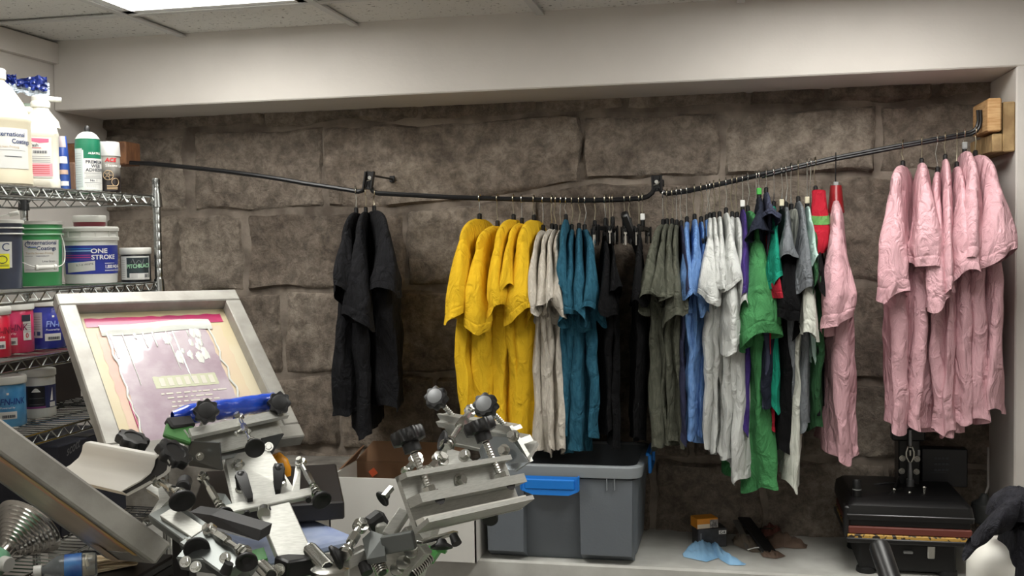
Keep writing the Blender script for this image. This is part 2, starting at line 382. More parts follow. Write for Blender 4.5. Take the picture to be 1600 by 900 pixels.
blk = MB(); blk.box(((q0.x+q1.x)/2, y0+.09, (q0.z+q1.z)/2+.001), q1.x-q0.x-.001, .18, q1.z-q0.z, ch=.004)
o = blk.build('timber_block', M_pine, None, loc=((q0.x+p0.x)/2, y0+.03, q0.z)); tag(o, 'small pale pine block that takes the right end of the rod', 'wood block')
p0 = aY(186, 256, RY); p1 = aY(203, 224, RY)
blk = MB(); blk.box(((XL+p1.x)/2, RY+.02, (p0.z+p1.z)/2), p1.x-XL-.002, .09, p1.z-p0.z+.01, ch=.004)
o = blk.build('timber_block', mat('brown_block', (134, 92, 62), .7, rgb2=(104, 70, 48), nscale=8, stretch=(3, 20, 3)), None, loc=((XL+p1.x)/2, RY+.02, p0.z)); tag(o, 'brown timber block behind the spray cans at the left end of the rod', 'wood block')
# ------------------------------------------------------------------ garments on hangers
def cloth_mat(name, rgb, rgb2=None, weave=True, heather=0):
    if name in _mats: return _mats[name]
    m = bpy.data.materials.new(name); m.use_nodes = True; _mats[name] = m; nt = m.node_tree; L = nt.links.new; N = nt.nodes.new
    b = nt.nodes['Principled BSDF']; b.inputs['Roughness'].default_value = .92; b.inputs['Specular IOR Level'].default_value = .18
    b.inputs['Base Color'].default_value = lin(rgb)
    tc = N('ShaderNodeTexCoord'); mp = N('ShaderNodeMapping'); mp.inputs['Scale'].default_value = (1, 1, .55); L(tc.outputs['Object'], mp.inputs[0])
    n = N('ShaderNodeTexNoise'); n.inputs['Scale'].default_value = 26; n.inputs['Detail'].default_value = 4; n.inputs['Distortion'].default_value = 1.2; L(mp.outputs[0], n.inputs['Vector'])
    n2 = N('ShaderNodeTexNoise'); n2.inputs['Scale'].default_value = 420; n2.inputs['Detail'].default_value = 2; L(tc.outputs['Object'], n2.inputs['Vector'])
    ad = N('ShaderNodeMath'); ad.operation = 'MULTIPLY_ADD'; ad.inputs[1].default_value = .06; L(n2.outputs['Fac'], ad.inputs[0]); L(n.outputs['Fac'], ad.inputs[2])
    rg = N('ShaderNodeTexNoise'); rg.noise_type = 'RIDGED_MULTIFRACTAL'; rg.inputs['Scale'].default_value = 11; rg.inputs['Detail'].default_value = 3; rg.inputs['Distortion'].default_value = .6
    mr = N('ShaderNodeMapping'); mr.inputs['Scale'].default_value = (1, 1, .5); mr.inputs['Rotation'].default_value = (.5, .2, 0); L(tc.outputs['Object'], mr.inputs[0]); L(mr.outputs[0], rg.inputs['Vector'])
    a2 = N('ShaderNodeMath'); a2.operation = 'MULTIPLY_ADD'; a2.inputs[1].default_value = .35; L(rg.outputs['Fac'], a2.inputs[0]); L(ad.outputs[0], a2.inputs[2])
    bp = N('ShaderNodeBump'); bp.inputs['Strength'].default_value = 1.; bp.inputs['Distance'].default_value = .02; L(a2.outputs[0], bp.inputs['Height']); L(bp.outputs[0], b.inputs['Normal'])
    if rgb2:
        mp2 = N('ShaderNodeMapping'); mp2.inputs['Scale'].default_value = (1, 1, .35); L(tc.outputs['Object'], mp2.inputs[0])
        n3 = N('ShaderNodeTexNoise'); n3.inputs['Scale'].default_value = 130; n3.inputs['Detail'].default_value = 3; L(mp2.outputs[0], n3.inputs['Vector'])
        r = N('ShaderNodeValToRGB'); L(n3.outputs['Fac'], r.inputs[0]); e = r.color_ramp.elements; e[0].position = .35; e[1].position = .65; e[0].color = lin(rgb); e[1].color = lin(rgb2); L(r.outputs[0], b.inputs['Base Color'])
    return m
CL = dict(
    black=cloth_mat('black_cotton', (20, 20, 22), (28, 28, 31)), jet=cloth_mat('jet_cotton', (11, 11, 13)),
    yellow=cloth_mat('yellow_cotton', (228, 184, 40)), oat=cloth_mat('oatmeal_heather', (204, 197, 185), (184, 177, 166)),
    teal=cloth_mat('teal_heather', (34, 80, 100), (48, 96, 116)), olive=cloth_mat('charcoal_olive', (74, 76, 66), (90, 91, 80)),
    navy=cloth_mat('navy_cotton', (44, 46, 68)), blue=cloth_mat('blue_heather', (90, 126, 178), (110, 144, 194)),
    white=cloth_mat('white_cotton', (194, 196, 193)), purple=cloth_mat('purple_cotton', (64, 48, 112)),
    green=cloth_mat('kelly_green', (68, 130, 80)), ink=cloth_mat('ink_navy', (30, 34, 46)), slate=cloth_mat('slate_navy', (62, 66, 84)),
    jade=cloth_mat('jade_green', (24, 130, 106)), grey=cloth_mat('grey_cotton', (100, 104, 108), (114, 118, 122)), cream=cloth_mat('cream_cotton', (196, 198, 188)),
    mint=cloth_mat('mint_cotton', (188, 216, 208)), red=cloth_mat('red_cotton', (164, 30, 46)), dgreen=cloth_mat('dark_green_cotton', (46, 84, 54)),
    dred=cloth_mat('dark_red_cotton', (160, 36, 50)), pink=cloth_mat('pale_pink_cotton', (206, 163, 170)))
Y_FRONT = RY-.235

def rodpt(px):
    return aY(px, rod_y(px), RY)

def shirt(px, fx, top, sl, hem, hx, col, label, group, w=.045, b=.022, seed=0, hw=.205, fold=.012, lam=.17, bw=None, name='t_shirt', rear=True, flare=0., short=0., long_sleeve=False):
    """px hook pixel; fx/top/sl: front sleeve middle, collar and sleeve hem heights; hem/hx: lower hem height and middle at the front"""
    R = random.Random(seed*13+int(px*7)); H = rodpt(px)
    zt = aY(px, top, RY-.05).z; F = aY(fx, sl, Y_FRONT); B = aY(hx, hem, Y_FRONT+.03)
    yaw = math.asin(max(-.95, min(.95, (F.x-H.x)/(hw+.03))))
    e1 = V((math.sin(yaw), -math.cos(yaw), 0)); e2 = V((math.cos(yaw), math.sin(yaw), 0)); O = V((H.x, RY, zt))
    Ls = zt-F.z; Lb = zt-B.z; bw = bw or b*1.25
    dxh = (B - (O + e1*(hw)))@e2 if False else (B-(O+e1*hw)).dot(e2)
    t = thing(name, O+V((0, 0, -Lb)), label, 'shirt', group); m = CL[col]
    ph = [R.uniform(0, 6.28) for _ in range(8)]; sd = R.uniform(0, 99); skew = R.uniform(-.02, .02)
    NS, NT = 40, 64
    SB_ = [i/39 for i in range(38)] + [.962, .966, .970, .974, .985, 1.]
    def body(s, tt):
        if s < .22: z = .006-.068*(s/.22)**1.7
        else: z = -.062 - (Lb-.062)*((s-.22)/.78)
        q = max(0, -z/Lb)
        if s < .22: a = .05 + (hw-.05)*math.sin(s/.22*math.pi/2)
        else: a = hw*(1 + .02*math.sin(q*5+ph[0]) - .10*max(0, q-.1) + flare*q)
        th = 2*math.pi*tt; c, sn = math.cos(th), math.sin(th)
        bb = (b*.55 + (bw-b*.55)*min(1, q*2.2))*(1+.34*math.sin(3*th+ph[1])*q+.30*math.sin(5*th+ph[2]+2*q)*q+.16*math.sin(9*th+ph[5])*q)
        if s < .22: bb *= .30+.70*math.sin(s/.22*math.pi/2)
        u = a*math.copysign(abs(c)**.62, c); x = bb*math.copysign(abs(sn)**.8, sn)
        k = max(0, u/hw)
        x += dxh*(q**1.15)*(.35+.65*k) + fold*(q**.8)*math.sin(6.283*u/lam+ph[3]+1.3*q) + fold*.6*q*math.sin(6.283*u/(lam*.53)+ph[4])
        u += .014*q*math.sin(4*q+ph[5]+3*x/.05)
        p = V((u*9, x*22, z*7+sd)); x += .011*noise.noise(p)*min(1, q*4) + .006*noise.noise(p*2.3)*min(1, q*4); u += .006*noise.noise(p+V((7, 3, 1)))
        if .955 < q < .972: x *= .985; u *= .988
        zz = z + skew*k*q + .011*q*math.sin(2*th+ph[6]) + (.0 if q < .9 else .006*math.sin(4*th+ph[7]))
        return O + e1*u + e2*x + Z_*zz
    bd = MB().grid(lambda s, tt: body(SB_[min(len(SB_)-1, int(round(s*(len(SB_)-1))))], tt), len(SB_), NT, wv=True).build('body', m, t, smooth=80)
    # sleeves
    def sleeve(sign, L, ww, sx):
        d = e1*sign; p1, p2, p3 = R.uniform(0, 6.28), R.uniform(0, 6.28), R.uniform(0, 6.28); sk = R.uniform(-.35, .35)
        c0 = V((hw*.80, -.115)); c1 = V((hw+.03, -L+.012))
        hh0, hh1 = .088, .046; an1 = 1.25
        def fn(s, tt):
            th = 2*math.pi*tt; e = s*s*(3-2*s)
            cx = c0.x+(c1.x-c0.x)*(1-(1-s)**1.6); cz = c0.y+(c1.y-c0.y)*s
            an = an1*min(1, s*1.35); h = hh0+(hh1-hh0)*e; wv = (b*.5+(ww-b*.5)*min(1, s*1.5)**.8)
            if .853 < s < .868: wv *= .975; h *= .982
            elif s > .868: wv *= 1.01; h *= 1.008
            cc, ss = math.cos(th), math.sin(th)
            rp = 1+.16*s*math.sin(3*th+p1)+.10*s*math.sin(5*th+p2+2*s)
            uu = cx + cc*h*rp*math.sin(an); zz = cz + cc*h*rp*math.cos(an); xx = ss*wv*rp + sx*s**1.2 + sk*.05*s*cc
            pp = V((uu*14, xx*16, zz*11+sd+sign)); xx += .011*noise.noise(pp)*s; uu += .013*noise.noise(pp+V((3, 9, 2)))*s
            zz += .010*s*math.sin(2*th+p3) + .020*s*s*math.sin(th+p2)
            cr = abs(noise.noise(V((uu*8+zz*9, xx*7, sd+zz*5)))); xx -= .012*max(0, .25-cr)*4*s*.5*math.copysign(1, ss)*abs(ss); uu -= .010*max(0, .25-cr)*2*s
            return O + d*uu + e2*xx + Z_*zz
        SL_ = [i/24 for i in range(20)] + [.83, .848, .856, .864, .872, .90, .95, 1.]
        return MB().grid(lambda s, tt: fn(SL_[min(len(SL_)-1, int(round(s*(len(SL_)-1))))], tt), len(SL_), 40, wv=True).build('sleeve', m, t, smooth=80)
    sxf = (F-(O+e1*(hw+.03))).dot(e2)
    sleeve(1, Ls, w, sxf)
    if rear: sleeve(-1, Ls*R.uniform(.94, 1.04), w*.9, R.uniform(-.01, .01))
    # collar rib
    def collar(s, tt):
        th = 2*math.pi*tt; k = 1+.05*math.sin(math.pi*s)
        return O + e1*(.052*k*math.cos(th)) + e2*((b*.26+.003)*k*math.sin(th)) + Z_*(.012*(s-.75) + .004*math.cos(th)**2)
    MB().grid(collar, 5, 28, wv=True).build('collar', m, t, smooth=80)
    return t

def hanger(px, top, yaw, label, group, style='plain', hw=.195, wire=None, tagc=None, tilt=0.):
    H = rodpt(px); zt = aY(px, top, RY-.05).z
    e1 = V((math.sin(yaw), -math.cos(yaw), 0)); e2 = V((math.cos(yaw), math.sin(yaw), 0)); O = V((H.x, RY, zt))
    t = thing('clothes_hanger', O, label, 'hanger', group)
    rr = .0125; cen = H + V((0, 0, rr*.35 - .003)); R = random.Random(int(px*3)); ln = R.uniform(-.006, .006)
    pts = [O+V((0, 0, .012)), O+V((0, 0, .03))]
    zc = cen.z
    if zc-rr > O.z+.045: pts.append(V((O.x+ln, O.y+R.uniform(-.003, .003), (O.z+.03+zc-rr)/2)))
    for k in range(9):
        a = math.radians(-110+k*35-0); a = math.radians(-80) + k*math.radians(250)/8
        pts.append(cen + e1*(rr*math.cos(a))*1 + Z_*(rr*math.sin(a)))
    MB().tube(pts, .0017, 6).build('hook', wire or M_brass_wire, t)
    m = MB(); m.box(O+V((0, 0, .008)), .012, .016, .032, (e2, e1, Z_), .003); m.box(O+V((0, 0, -.008)), .010, .034, .02, (e2, e1, Z_), .003)
    for sg in (-1, 1):
        if style == 'clip': m.bar(O+V((0, 0, -.008)), O+e1*(sg*hw*.82)+V((0, 0, -.014+tilt*sg)), .008, .014, Z_, .002)
        else: m.bar(O+V((0, 0, -.012)), O+e1*(sg*hw*.9)+V((0, 0, -.052)), .007, .012, Z_, .002)
    m.build('shoulder_bar', M_black_pl, t)
    if style == 'clip':
        for sg in (-1, 1):
            c = O+e1*(sg*hw*.68)+V((0, 0, -.028+tilt*sg)); m = MB()
            m.box(c+e2*.007, .004, .03, .052, (e2, e1, Z_), .0015); m.box(c-e2*.007, .004, .03, .052, (e2, e1, Z_), .0015); m.box(c+V((0, 0, .0)), .016, .012, .008, (e2, e1, Z_)); cl = m.build('clip', M_black_pl, t)
            m = MB(); m.lathe([(.003, -.009), (.0075, -.009), (.0075, .009), (.003, .009)], c+V((0, 0, .008)), e1, 12); m.bar(c+e1*.016+V((0, 0, .012)), c+e1*.016+V((0, 0, -.03)), .004, .002, e1); m.build('spring', M_steel, cl)
    if tagc: MB().box(O+V((0, -.004, .026)), .014, .012, .02, ch=.002).build('size_tag', tagc, t)
    return t
ORD = ['first', 'second', 'third', 'fourth', 'fifth', 'sixth', 'seventh', 'eighth']
def ordl(i, n, adj, noun='t-shirt'):
    if n == 1: return f'the only {adj} {noun} on the rod'
    if i == 0: return f'leftmost {adj} {noun} on the rod'
    if i == n-1: return f'rightmost {adj} {noun} on the rod'
    return f'{ORD[i]} {adj} {noun} from the left on the rod'
# hook, front, collar, sleeve hem, hem, hem middle, sleeve half width (m), body half thickness (m)
RACK = [
 ('black', 'black cotton', 'black t-shirts hanging alone', [(556, 540, 335, 472, 652, 540, .040, .024), (571, 562, 334, 512, 682, 560, .040, .026), (584, 604, 332, 462, 640, 622, .045, .032)]),
 ('yellow', 'bright yellow', 'yellow t-shirts', [(749, 719, 345, 503, 672, 734, .046, .030), (777, 744, 356, 522, 680, 757, .036, .028), (802, 775, 346, 492, 690, 782, .036, .030), (815, 793, 352, 470, 690, 800, .024, .024), (834, 812, 347, 509, 690, 820, .040, .034)]),
 ('oat', 'oatmeal heather', 'oatmeal t-shirts', [(848, 834, 363, 490, 706, 842, .022, .014), (862, 846, 361, 493, 710, 850, .024, .015), (868, 857, 362, 486, 706, 862, .022, .014), (876, 868, 363, 501, 712, 870, .024, .017)]),
 ('teal', 'dark teal heather', 'teal t-shirts', [(884, 879, 346, 470, 680, 882, .022, .016), (893, 892, 362, 504, 708, 892, .026, .018), (904, 906, 360, 512, 702, 908, .028, .020), (913, 926, 362, 500, 690, 932, .030, .022)]),
 ('jet', 'jet black', 'black t-shirts in the middle of the rod', [(944, 950, 372, 495, 684, 948, .022, .016), (952, 962, 380, 470, 690, 958, .020, .014), (998, 1000, 362, 478, 690, 996, .018, .014)]),
 ('olive', 'charcoal olive', 'charcoal t-shirts', [(1036, 1019, 354, 486, 702, 1022, .034, .020), (1042, 1034, 353, 478, 700, 1036, .022, .015), (1050, 1044, 353, 482, 698, 1046, .022, .015), (1057, 1054, 355, 504, 694, 1062, .030, .016)]),
 ('navy', 'dusky navy', 'navy t-shirts', [(1064, 1069, 356, 480, 690, 1070, .014, .012)]),
 ('blue', 'cornflower blue', 'blue t-shirts', [(1073, 1072, 350, 470, 690, 1074, .026, .016), (1085, 1090, 346, 486, 694, 1084, .032, .018), (1095, 1100, 350, 496, 686, 1096, .018, .014), (1104, 1104, 347, 462, 684, 1102, .011, .010)]),
 ('white', 'white', 'white t-shirts', [(1109, 1111, 344, 474, 704, 1104, .034, .018), (1115, 1120, 343, 462, 700, 1118, .020, .016), (1124, 1128, 342, 470, 716, 1126, .022, .016), (1134, 1142, 336, 462, 708, 1136, .032, .018), (1144, 1142, 342, 556, 736, 1148, .032, .018), (1151, 1158, 343, 500, 748, 1158, .018, .020)]),
 ('purple', 'deep purple', 'purple t-shirts', [(1160, 1167, 331, 470, 690, 1168, .020, .013)]),
 ('green', 'kelly green', 'green t-shirts', [(1168, 1187, 333, 541, 776, 1188, .054, .026)]),
 ('dred', 'dark red', 'dark red t-shirts', [(1181, 1206, 345, 470, 680, 1208, .014, .012)]),
 ('ink', 'ink black cropped-sleeve', 'ink black t-shirts', [(1186, 1190, 312, 372, 640, 1196, .032, .022)]),
 ('slate', 'slate navy', 'slate t-shirts', [(1197, 1203, 304, 352, 640, 1204, .024, .018)]),
 ('jade', 'jade green', 'jade green t-shirts', [(1209, 1208, 326, 446, 640, 1212, .026, .014)]),
 ('jet', 'soot black long-sleeved', 'black long-sleeved shirts', [(1221, 1233, 330, 518, 706, 1222, .032, .018)]),
 ('grey', 'mid grey', 'grey t-shirts', [(1228, 1231, 327, 412, 660, 1242, .030, .018), (1247, 1256, 318, 458, 670, 1262, .026, .018)]),
 ('cream', 'creamy white', 'cream t-shirts', [(1236, 1264, 330, 530, 762, 1243, .024, .016)]),
 ('mint', 'pale mint', 'mint t-shirts', [(1261, 1268, 326, 430, 560, 1270, .015, .013)]),
 ('dgreen', 'dark bottle green', 'dark green t-shirts', [(1267, 1276, 350, 470, 676, 1280, .014, .014)]),
 ('pink', 'pale pink', 'pink t-shirts', [(1306, 1308, 317, 518, 715, 1320, .046, .030), (1411, 1396, 262, 470, 668, 1404, .040, .034), (1440, 1446, 258, 424, 672, 1428, .044, .030), (1465, 1463, 272, 486, 682, 1462, .026, .022), (1477, 1481, 252, 468, 686, 1484, .022, .020), (1495, 1504, 264, 452, 660, 1500, .036, .024), (1507, 1524, 240, 416, 655, 1524, .036, .028), (1524, 1556, 246, 416, 640, 1548, .044, .030)]),
]
M_wtag = mat('white_tag', (225, 225, 222), .5); M_gtag = mat('grey_tag', (150, 152, 152), .5); M_grtag = mat('green_tag', (70, 170, 70), .5); M_iv = mat('ivory_plastic', (226, 218, 190), .5)
M_redpl = mat('dark_red_plastic', (138, 26, 32), .35)
TAGS = {1004: M_wtag, 1160: M_wtag, 1186: M_grtag, 1507: M_gtag, 1221: M_iv, 1261: M_iv}
for col, adj, grp, rows in RACK:
    n = len(rows)
    for i, (px, fx, top, sl, hem, hx, w_, b_) in enumerate(rows):
        key = adj
        lab = ordl(i, n, adj)
        if col == 'pink':
            if i == 0: lab = 'pale pink t-shirt hanging alone on a red plastic hanger'
            else: lab = ordl(i-1, n-1, 'pale pink').replace('on the rod', 'of the bunch at the right end')
        if col == 'black': lab = lab.replace('on the rod', 'of those hanging alone near the shelf')
        big = col in ('yellow', 'pink', 'black', 'green')
        t = shirt(px, fx, top, sl, hem, hx, col, lab, grp, w=w_, b=b_, seed=i+1, hw={1095: .165, 1104: .16, 1085: .19}.get(px, .205), fold=.014 if big else .007, lam=.19 if big else .15)
        F = aY(fx, sl, Y_FRONT); yaw = math.asin(max(-.95, min(.95, (F.x-rodpt(px).x)/.235)))
        sp = col == 'pink' and i == 0
        h = hanger(px, top, yaw, 'hanger of the ' + lab.replace('the only ', '').replace(' on the rod', '').replace(' of those hanging alone near the shelf', '').replace(' of the bunch at the right end', ' at the right end') if not sp else 'dark red plastic hanger with a black hook, holding the lone pink t-shirt', 'hangers holding t-shirts', wire=M_black_metal if sp else (M_steel if i % 3 == 0 else M_brass_wire), tagc=TAGS.get(px))
        if sp:
            O = origin_of(h); m = MB(); e1 = V((math.sin(yaw), -math.cos(yaw), 0)); e2 = V((math.cos(yaw), math.sin(yaw), 0))
            def redb(s, tt):
                th = 6.2832*tt; q = s; r1 = .016+.008*q; r2 = .02+.03*q
                return O + e1*(r2*math.cos(th)) + e2*(r1*math.sin(th)) + Z_*(.052-.08*q)
            m.grid(redb, 8, 20, wv=True); m.add([O+V((0, 0, .056))], []); m.build('red_neck', M_redpl, h)
            MB().box(O+V((0, 0, .056)), .014, .012, .014, ch=.002).build('size_tag', M_gtag, h)

# clip hangers among the black garments
for px_, top_, yw, tl_, lb in ((929, 356, .1, .0, 'empty black clip hanger beside the teal t-shirts'), (946, 352, -.1, .004, 'empty black clip hanger between the jet black t-shirts'), (957, 350, .05, 0, 'empty black clip hanger with pale clips, middle of the rod'), (975, 352, .12, 0, 'empty black clip hanger behind the tilted one'), (1004, 352, -.05, 0, 'empty black clip hanger with a white tag by the charcoal t-shirts')):
    hanger(px_, top_, yw, lb, 'empty clip hangers', style='clip', tagc=TAGS.get(px_), tilt=tl_)
h = hanger(984, 352, .1, 'black wooden hanger tipped steeply up between the clip hangers', 'empty clip hangers'); m = MB(); a_, b_ = aY(975, 333, 2.98), aY(1000, 398, 3.05); m.bar(a_, b_, .022, .03, Y_, .005); m.build('tilted_arm', M_black_pl, h)
# red garment with a green cuff band
def elf():
    H = rodpt(1274); O = V((H.x, RY, aY(1276, 300, RY-.05).z)); t = thing('costume_sleeve', O+V((0, 0, -.2)), 'bright red costume sleeve with a green cuff band beside the lone pink t-shirt', 'costume')
    P = [(1279, 298, 3.1), (1280, 318, 3.06), (1281, 336, 3.03), (1282, 348, 3.02), (1281, 362, 3.0), (1278, 380, 2.99), (1274, 394, 2.98)]; R = [.019, .021, .023, .024, .028, .032, .026]
    def tubef(lo, hi, off, n):
        def fn(a, b):
            k = lo+(hi-lo)*a; i = min(int(k), len(P)-2); f = k-i; c = aY(*P[i]).lerp(aY(*P[i+1]), f); r = (R[i]+(R[i+1]-R[i])*f)+off; th = 6.2832*b
            r *= 1+.06*noise.noise(V((a*5, math.cos(th)*2, math.sin(th)*2+off*900)))
            return c+V((r*math.cos(th), r*1.2*math.sin(th), .004*math.sin(th)))
        return MB().grid(fn, n, 24, wv=True)
    tubef(0, 6, 0, 30).build('sleeve', CL['red'], t, smooth=70); tubef(2.0, 3.1, .0022, 8).build('cuff_band', cloth_mat('leaf_green_band', (98, 146, 82)), t, smooth=70)
    hanger(1274, 302, .05, 'hanger of the red costume sleeve', 'hangers holding t-shirts', hw=.06)
elf()
shirt(1276, 1284, 372, 470, 640, 1284, 'jet', 'soot black shirt hanging below the red costume sleeve', 'black long-sleeved shirts', w=.016, b=.014, seed=77)
# ------------------------------------------------------------------ chrome wire shelving along the left wall
SX0, SX1, SY0, SY1 = -2.03, -1.6, 1.5, 2.70
M_chrome = mat('chrome_wire', (170, 172, 170), .25, 1.); M_collar = mat('black_collar', (40, 40, 42), .4)
shelf = thing('wire_shelving', ((SX0+SX1)/2, (SY0+SY1)/2, 0), 'chrome wire shelving unit with zigzag edges against the left wall', 'shelving')
LEV = [1.70, 1.455, 1.30, 1.12, .80, .2]
for x in (SX0, SX1):
    for y in (SY0, SY1):
        pf = []
        z = .02
        while z < 1.73:
            pf += [(.0112, z), (.0112, z+.021), (.0104, z+.023), (.0104, z+.025)]; z += .0254
        pf += [(.0112, 1.73), (.0112, 1.745), (.008, 1.748)]
        p = MB().lathe(pf, (x, y, 0), Z_, 12).build('post', M_chrome, shelf)
        m = MB(); m.lathe([(.012, 0), (.012, .02)], (x, y, 0), Z_, 10); m.build('foot', M_collar, p)
        for z in LEV: MB().lathe([(.0115, -.035), (.0165, -.034), (.0135, .006), (.0115, .006)], (x, y, z), Z_, 14).build('collar', M_chrome if x > -1.8 else M_collar, p)
for z in LEV:
    m = MB(); zt, zb = z-.004, z-.028
    for x in (SX0, SX1):
        m.tube([(x, SY0, zt), (x, SY1, zt)], .003, 6); m.tube([(x, SY0, zb), (x, SY1, zb)], .003, 6)
        n = int((SY1-SY0)/.024); m.tube([(x, SY0+(SY1-SY0)*k/n, zt if k % 2 else zb) for k in range(n+1)], .0022, 5)
    for y in (SY0, SY1):
        m.tube([(SX0, y, zt), (SX1, y, zt)], .003, 6); m.tube([(SX0, y, zb), (SX1, y, zb)], .003, 6)
        n = int((SX1-SX0)/.024); m.tube([(SX0+(SX1-SX0)*k/n, y, zt if k % 2 else zb) for k in range(n+1)], .0022, 5)
    s = m.build('shelf_frame', M_chrome, shelf)
    m = MB(); n = 48
    for k in range(1, n): y = SY0+(SY1-SY0)*k/n; m.tube([(SX0, y, z-.002), (SX1, y, z-.002)], .0018, 5)
    for k in (1, 2, 3): x = SX0+(SX1-SX0)*k/4; m.tube([(x, SY0, z-.007), (x, SY1, z-.007)], .003, 5)
    m.build('deck_wires', M_chrome, s)

# ------------------------------------------------------------------ containers
M_lidw = mat('white_lid_plastic', (206, 206, 200), .45); M_label = mat('paper_label', (200, 200, 196), .6); M_ink = mat('print_dark', (40, 44, 58), .6); M_white_print = mat('print_white', (232, 232, 230), .6)
M_navyp = mat('print_navy', (32, 52, 98), .6); M_redp = mat('print_red', (190, 34, 44), .6); M_greyp = mat('print_grey', (110, 112, 116), .6); M_pinkp = mat('print_pink', (206, 92, 122), .6); M_goldp = mat('print_tan', (176, 152, 120), .6)
M_handle = mat('white_handle', (222, 222, 216), .5)
class Cyl:
    """a round container: surface mapping for labels and lettering facing the camera"""
    def __init__(s, c, prof):
        s.c = V(c); s.prof = prof; d = CAM-s.c; s.a0 = math.atan2(d.y, d.x)
    def R(s, z):
        pr = s.prof
        for (r0, z0), (r1, z1) in zip(pr, pr[1:]):
            if z0 <= z <= z1 and z1 > z0: return r0+(r1-r0)*(z-z0)/(z1-z0)
        return pr[-1][0]
    def pt(s, a, z, off=.0008):
        r = s.R(z)+off; t = s.a0+a; return V((s.c.x+r*math.cos(t), s.c.y+r*math.sin(t), s.c.z+z))
    def patch(s, name, m, parent, a0, a1, z0, z1, off=.0006, n=14):
        return MB().grid(lambda u, v: s.pt(a0+(a1-a0)*u, z0+(z1-z0)*v, off), n, 3).build(name, m, parent)
    def lines(s, name, m, parent, a0, a1, zs, h=.0016, off=.001):
        mb = MB()
        for z in zs: mb.grid(lambda u, v: s.pt(a0+(a1-a0)*u, z+h*v, off), 10, 2)
        return mb.build(name, m, parent)
    def text(s, t, size, a, z, m, parent, tilt=0., **k):
        R = s.R(z); ct, st = math.cos(tilt), math.sin(tilt)
        return text(t, size, lambda x, y: s.pt(a+(x*ct-y*st)/R, z+x*st+y*ct, .0014), m, parent, **k)
def base(px, py, z, R):
    """middle of a container of radius R whose front foot is at that pixel of the shelf plane"""
    p = aZ(px, py, z); d = V((p.x-CAM.x, p.y-CAM.y, 0)).normalized(); return V((p.x, p.y, z)) + d*R
def atx(px, x, z): p = aX(px, 300, x); return V((x, p.y, z))
def sticker_flag(c, parent): pass

# --- white gallon jugs on the top shelf
z = LEV[0]
M_hdpe = mat('natural_jug_plastic', (200, 197, 184), .42, rgb2=(192, 188, 174), nscale=3); M_cream = mat('cream_liquid_jug', (196, 188, 166), .4)
c = atx(-2, -1.70, z)
prof = [(.070, 0), (.076, .006), (.076, .030), (.075, .034), (.075, .150), (.077, .156), (.075, .162), (.060, .200), (.036, .236), (.022, .250), (.021, .262)]
jug = thing('gallon_jug', c, 'cream round gallon jug with a printed paper label on the top shelf', 'jug', 'jugs on the top shelf')
MB().lathe(prof, c, Z_, 32).build('body', M_cream, jug); MB().lathe([(.024, .254), (.025, .256), (.025, .276), (.022, .279)], c, Z_, 20).build('cap', M_lidw, jug)
k = Cyl(c, prof)
MB().grid(lambda u, v: k.pt(-.5+1.55*u, .04+.094*v, .0006), 14, 3).build('paper_label', M_label, jug)
k.text('International', .0105, -.1, .115, M_navyp, jug, bold=.02); k.text('Coatings', .0105, .42, .099, M_navyp, jug, bold=.02)
k.text('Textile Screen Printing', .0055, -.28, .088, M_goldp, jug); k.lines('small_print', M_greyp, jug, -.4, .9, [.082], .0008); k.lines('small_print', M_ink, jug, .2, .75, [.067], .0016)
k.lines('flag_print', M_redp, jug, -.34, -.18, [.044, .047, .050, .053], .0014); k.patch('flag_canton', M_navyp, jug, -.34, -.27, .0495, .0555, .0012, 4)
k.text('C', .015, -.33, .108, M_navyp, jug, bold=.01)

c = aX(58, 285, -1.735); c = V((-1.735, c.y, z))
jug2 = thing('gallon_jug', c, 'white square handled jug with a pink and white wash label on the top shelf', 'jug', 'jugs on the top shelf')
d = CAM-c; an = math.atan2(d.y, d.x); eu = V((-math.sin(an), math.cos(an), 0)); ev = V((math.cos(an), math.sin(an), 0))   # eu points right as seen, ev to the viewer
def sqring(w_, dp, z_, n=40, p=.35):
    out = []
    for i in range(n):
        t = 2*math.pi*i/n; cc, ss = math.cos(t), math.sin(t)
        out.append(c+eu*(w_*math.copysign(abs(cc)**p, cc))+ev*(dp*math.copysign(abs(ss)**p, ss))+Z_*z_)
    return out
rows = [(.050, .058, 0), (.055, .063, .006), (.055, .063, .026), (.0535, .061, .030), (.0535, .061, .135), (.055, .063, .142), (.0525, .060, .150), (.048, .05, .172)]
m = MB(); rings = [sqring(*r) for r in rows]; nn = 40
vs = [p for r in rings for p in r]; fs = [(i*nn+j, i*nn+(j+1) % nn, (i+1)*nn+(j+1) % nn, (i+1)*nn+j) for i in range(len(rows)-1) for j in range(nn)] + [tuple(range(nn-1, -1, -1)), tuple((len(rows)-1)*nn+j for j in range(nn))]
m.add(vs, fs)
def P2(x, zz, y=0): return c+eu*x+Z_*zz+ev*y
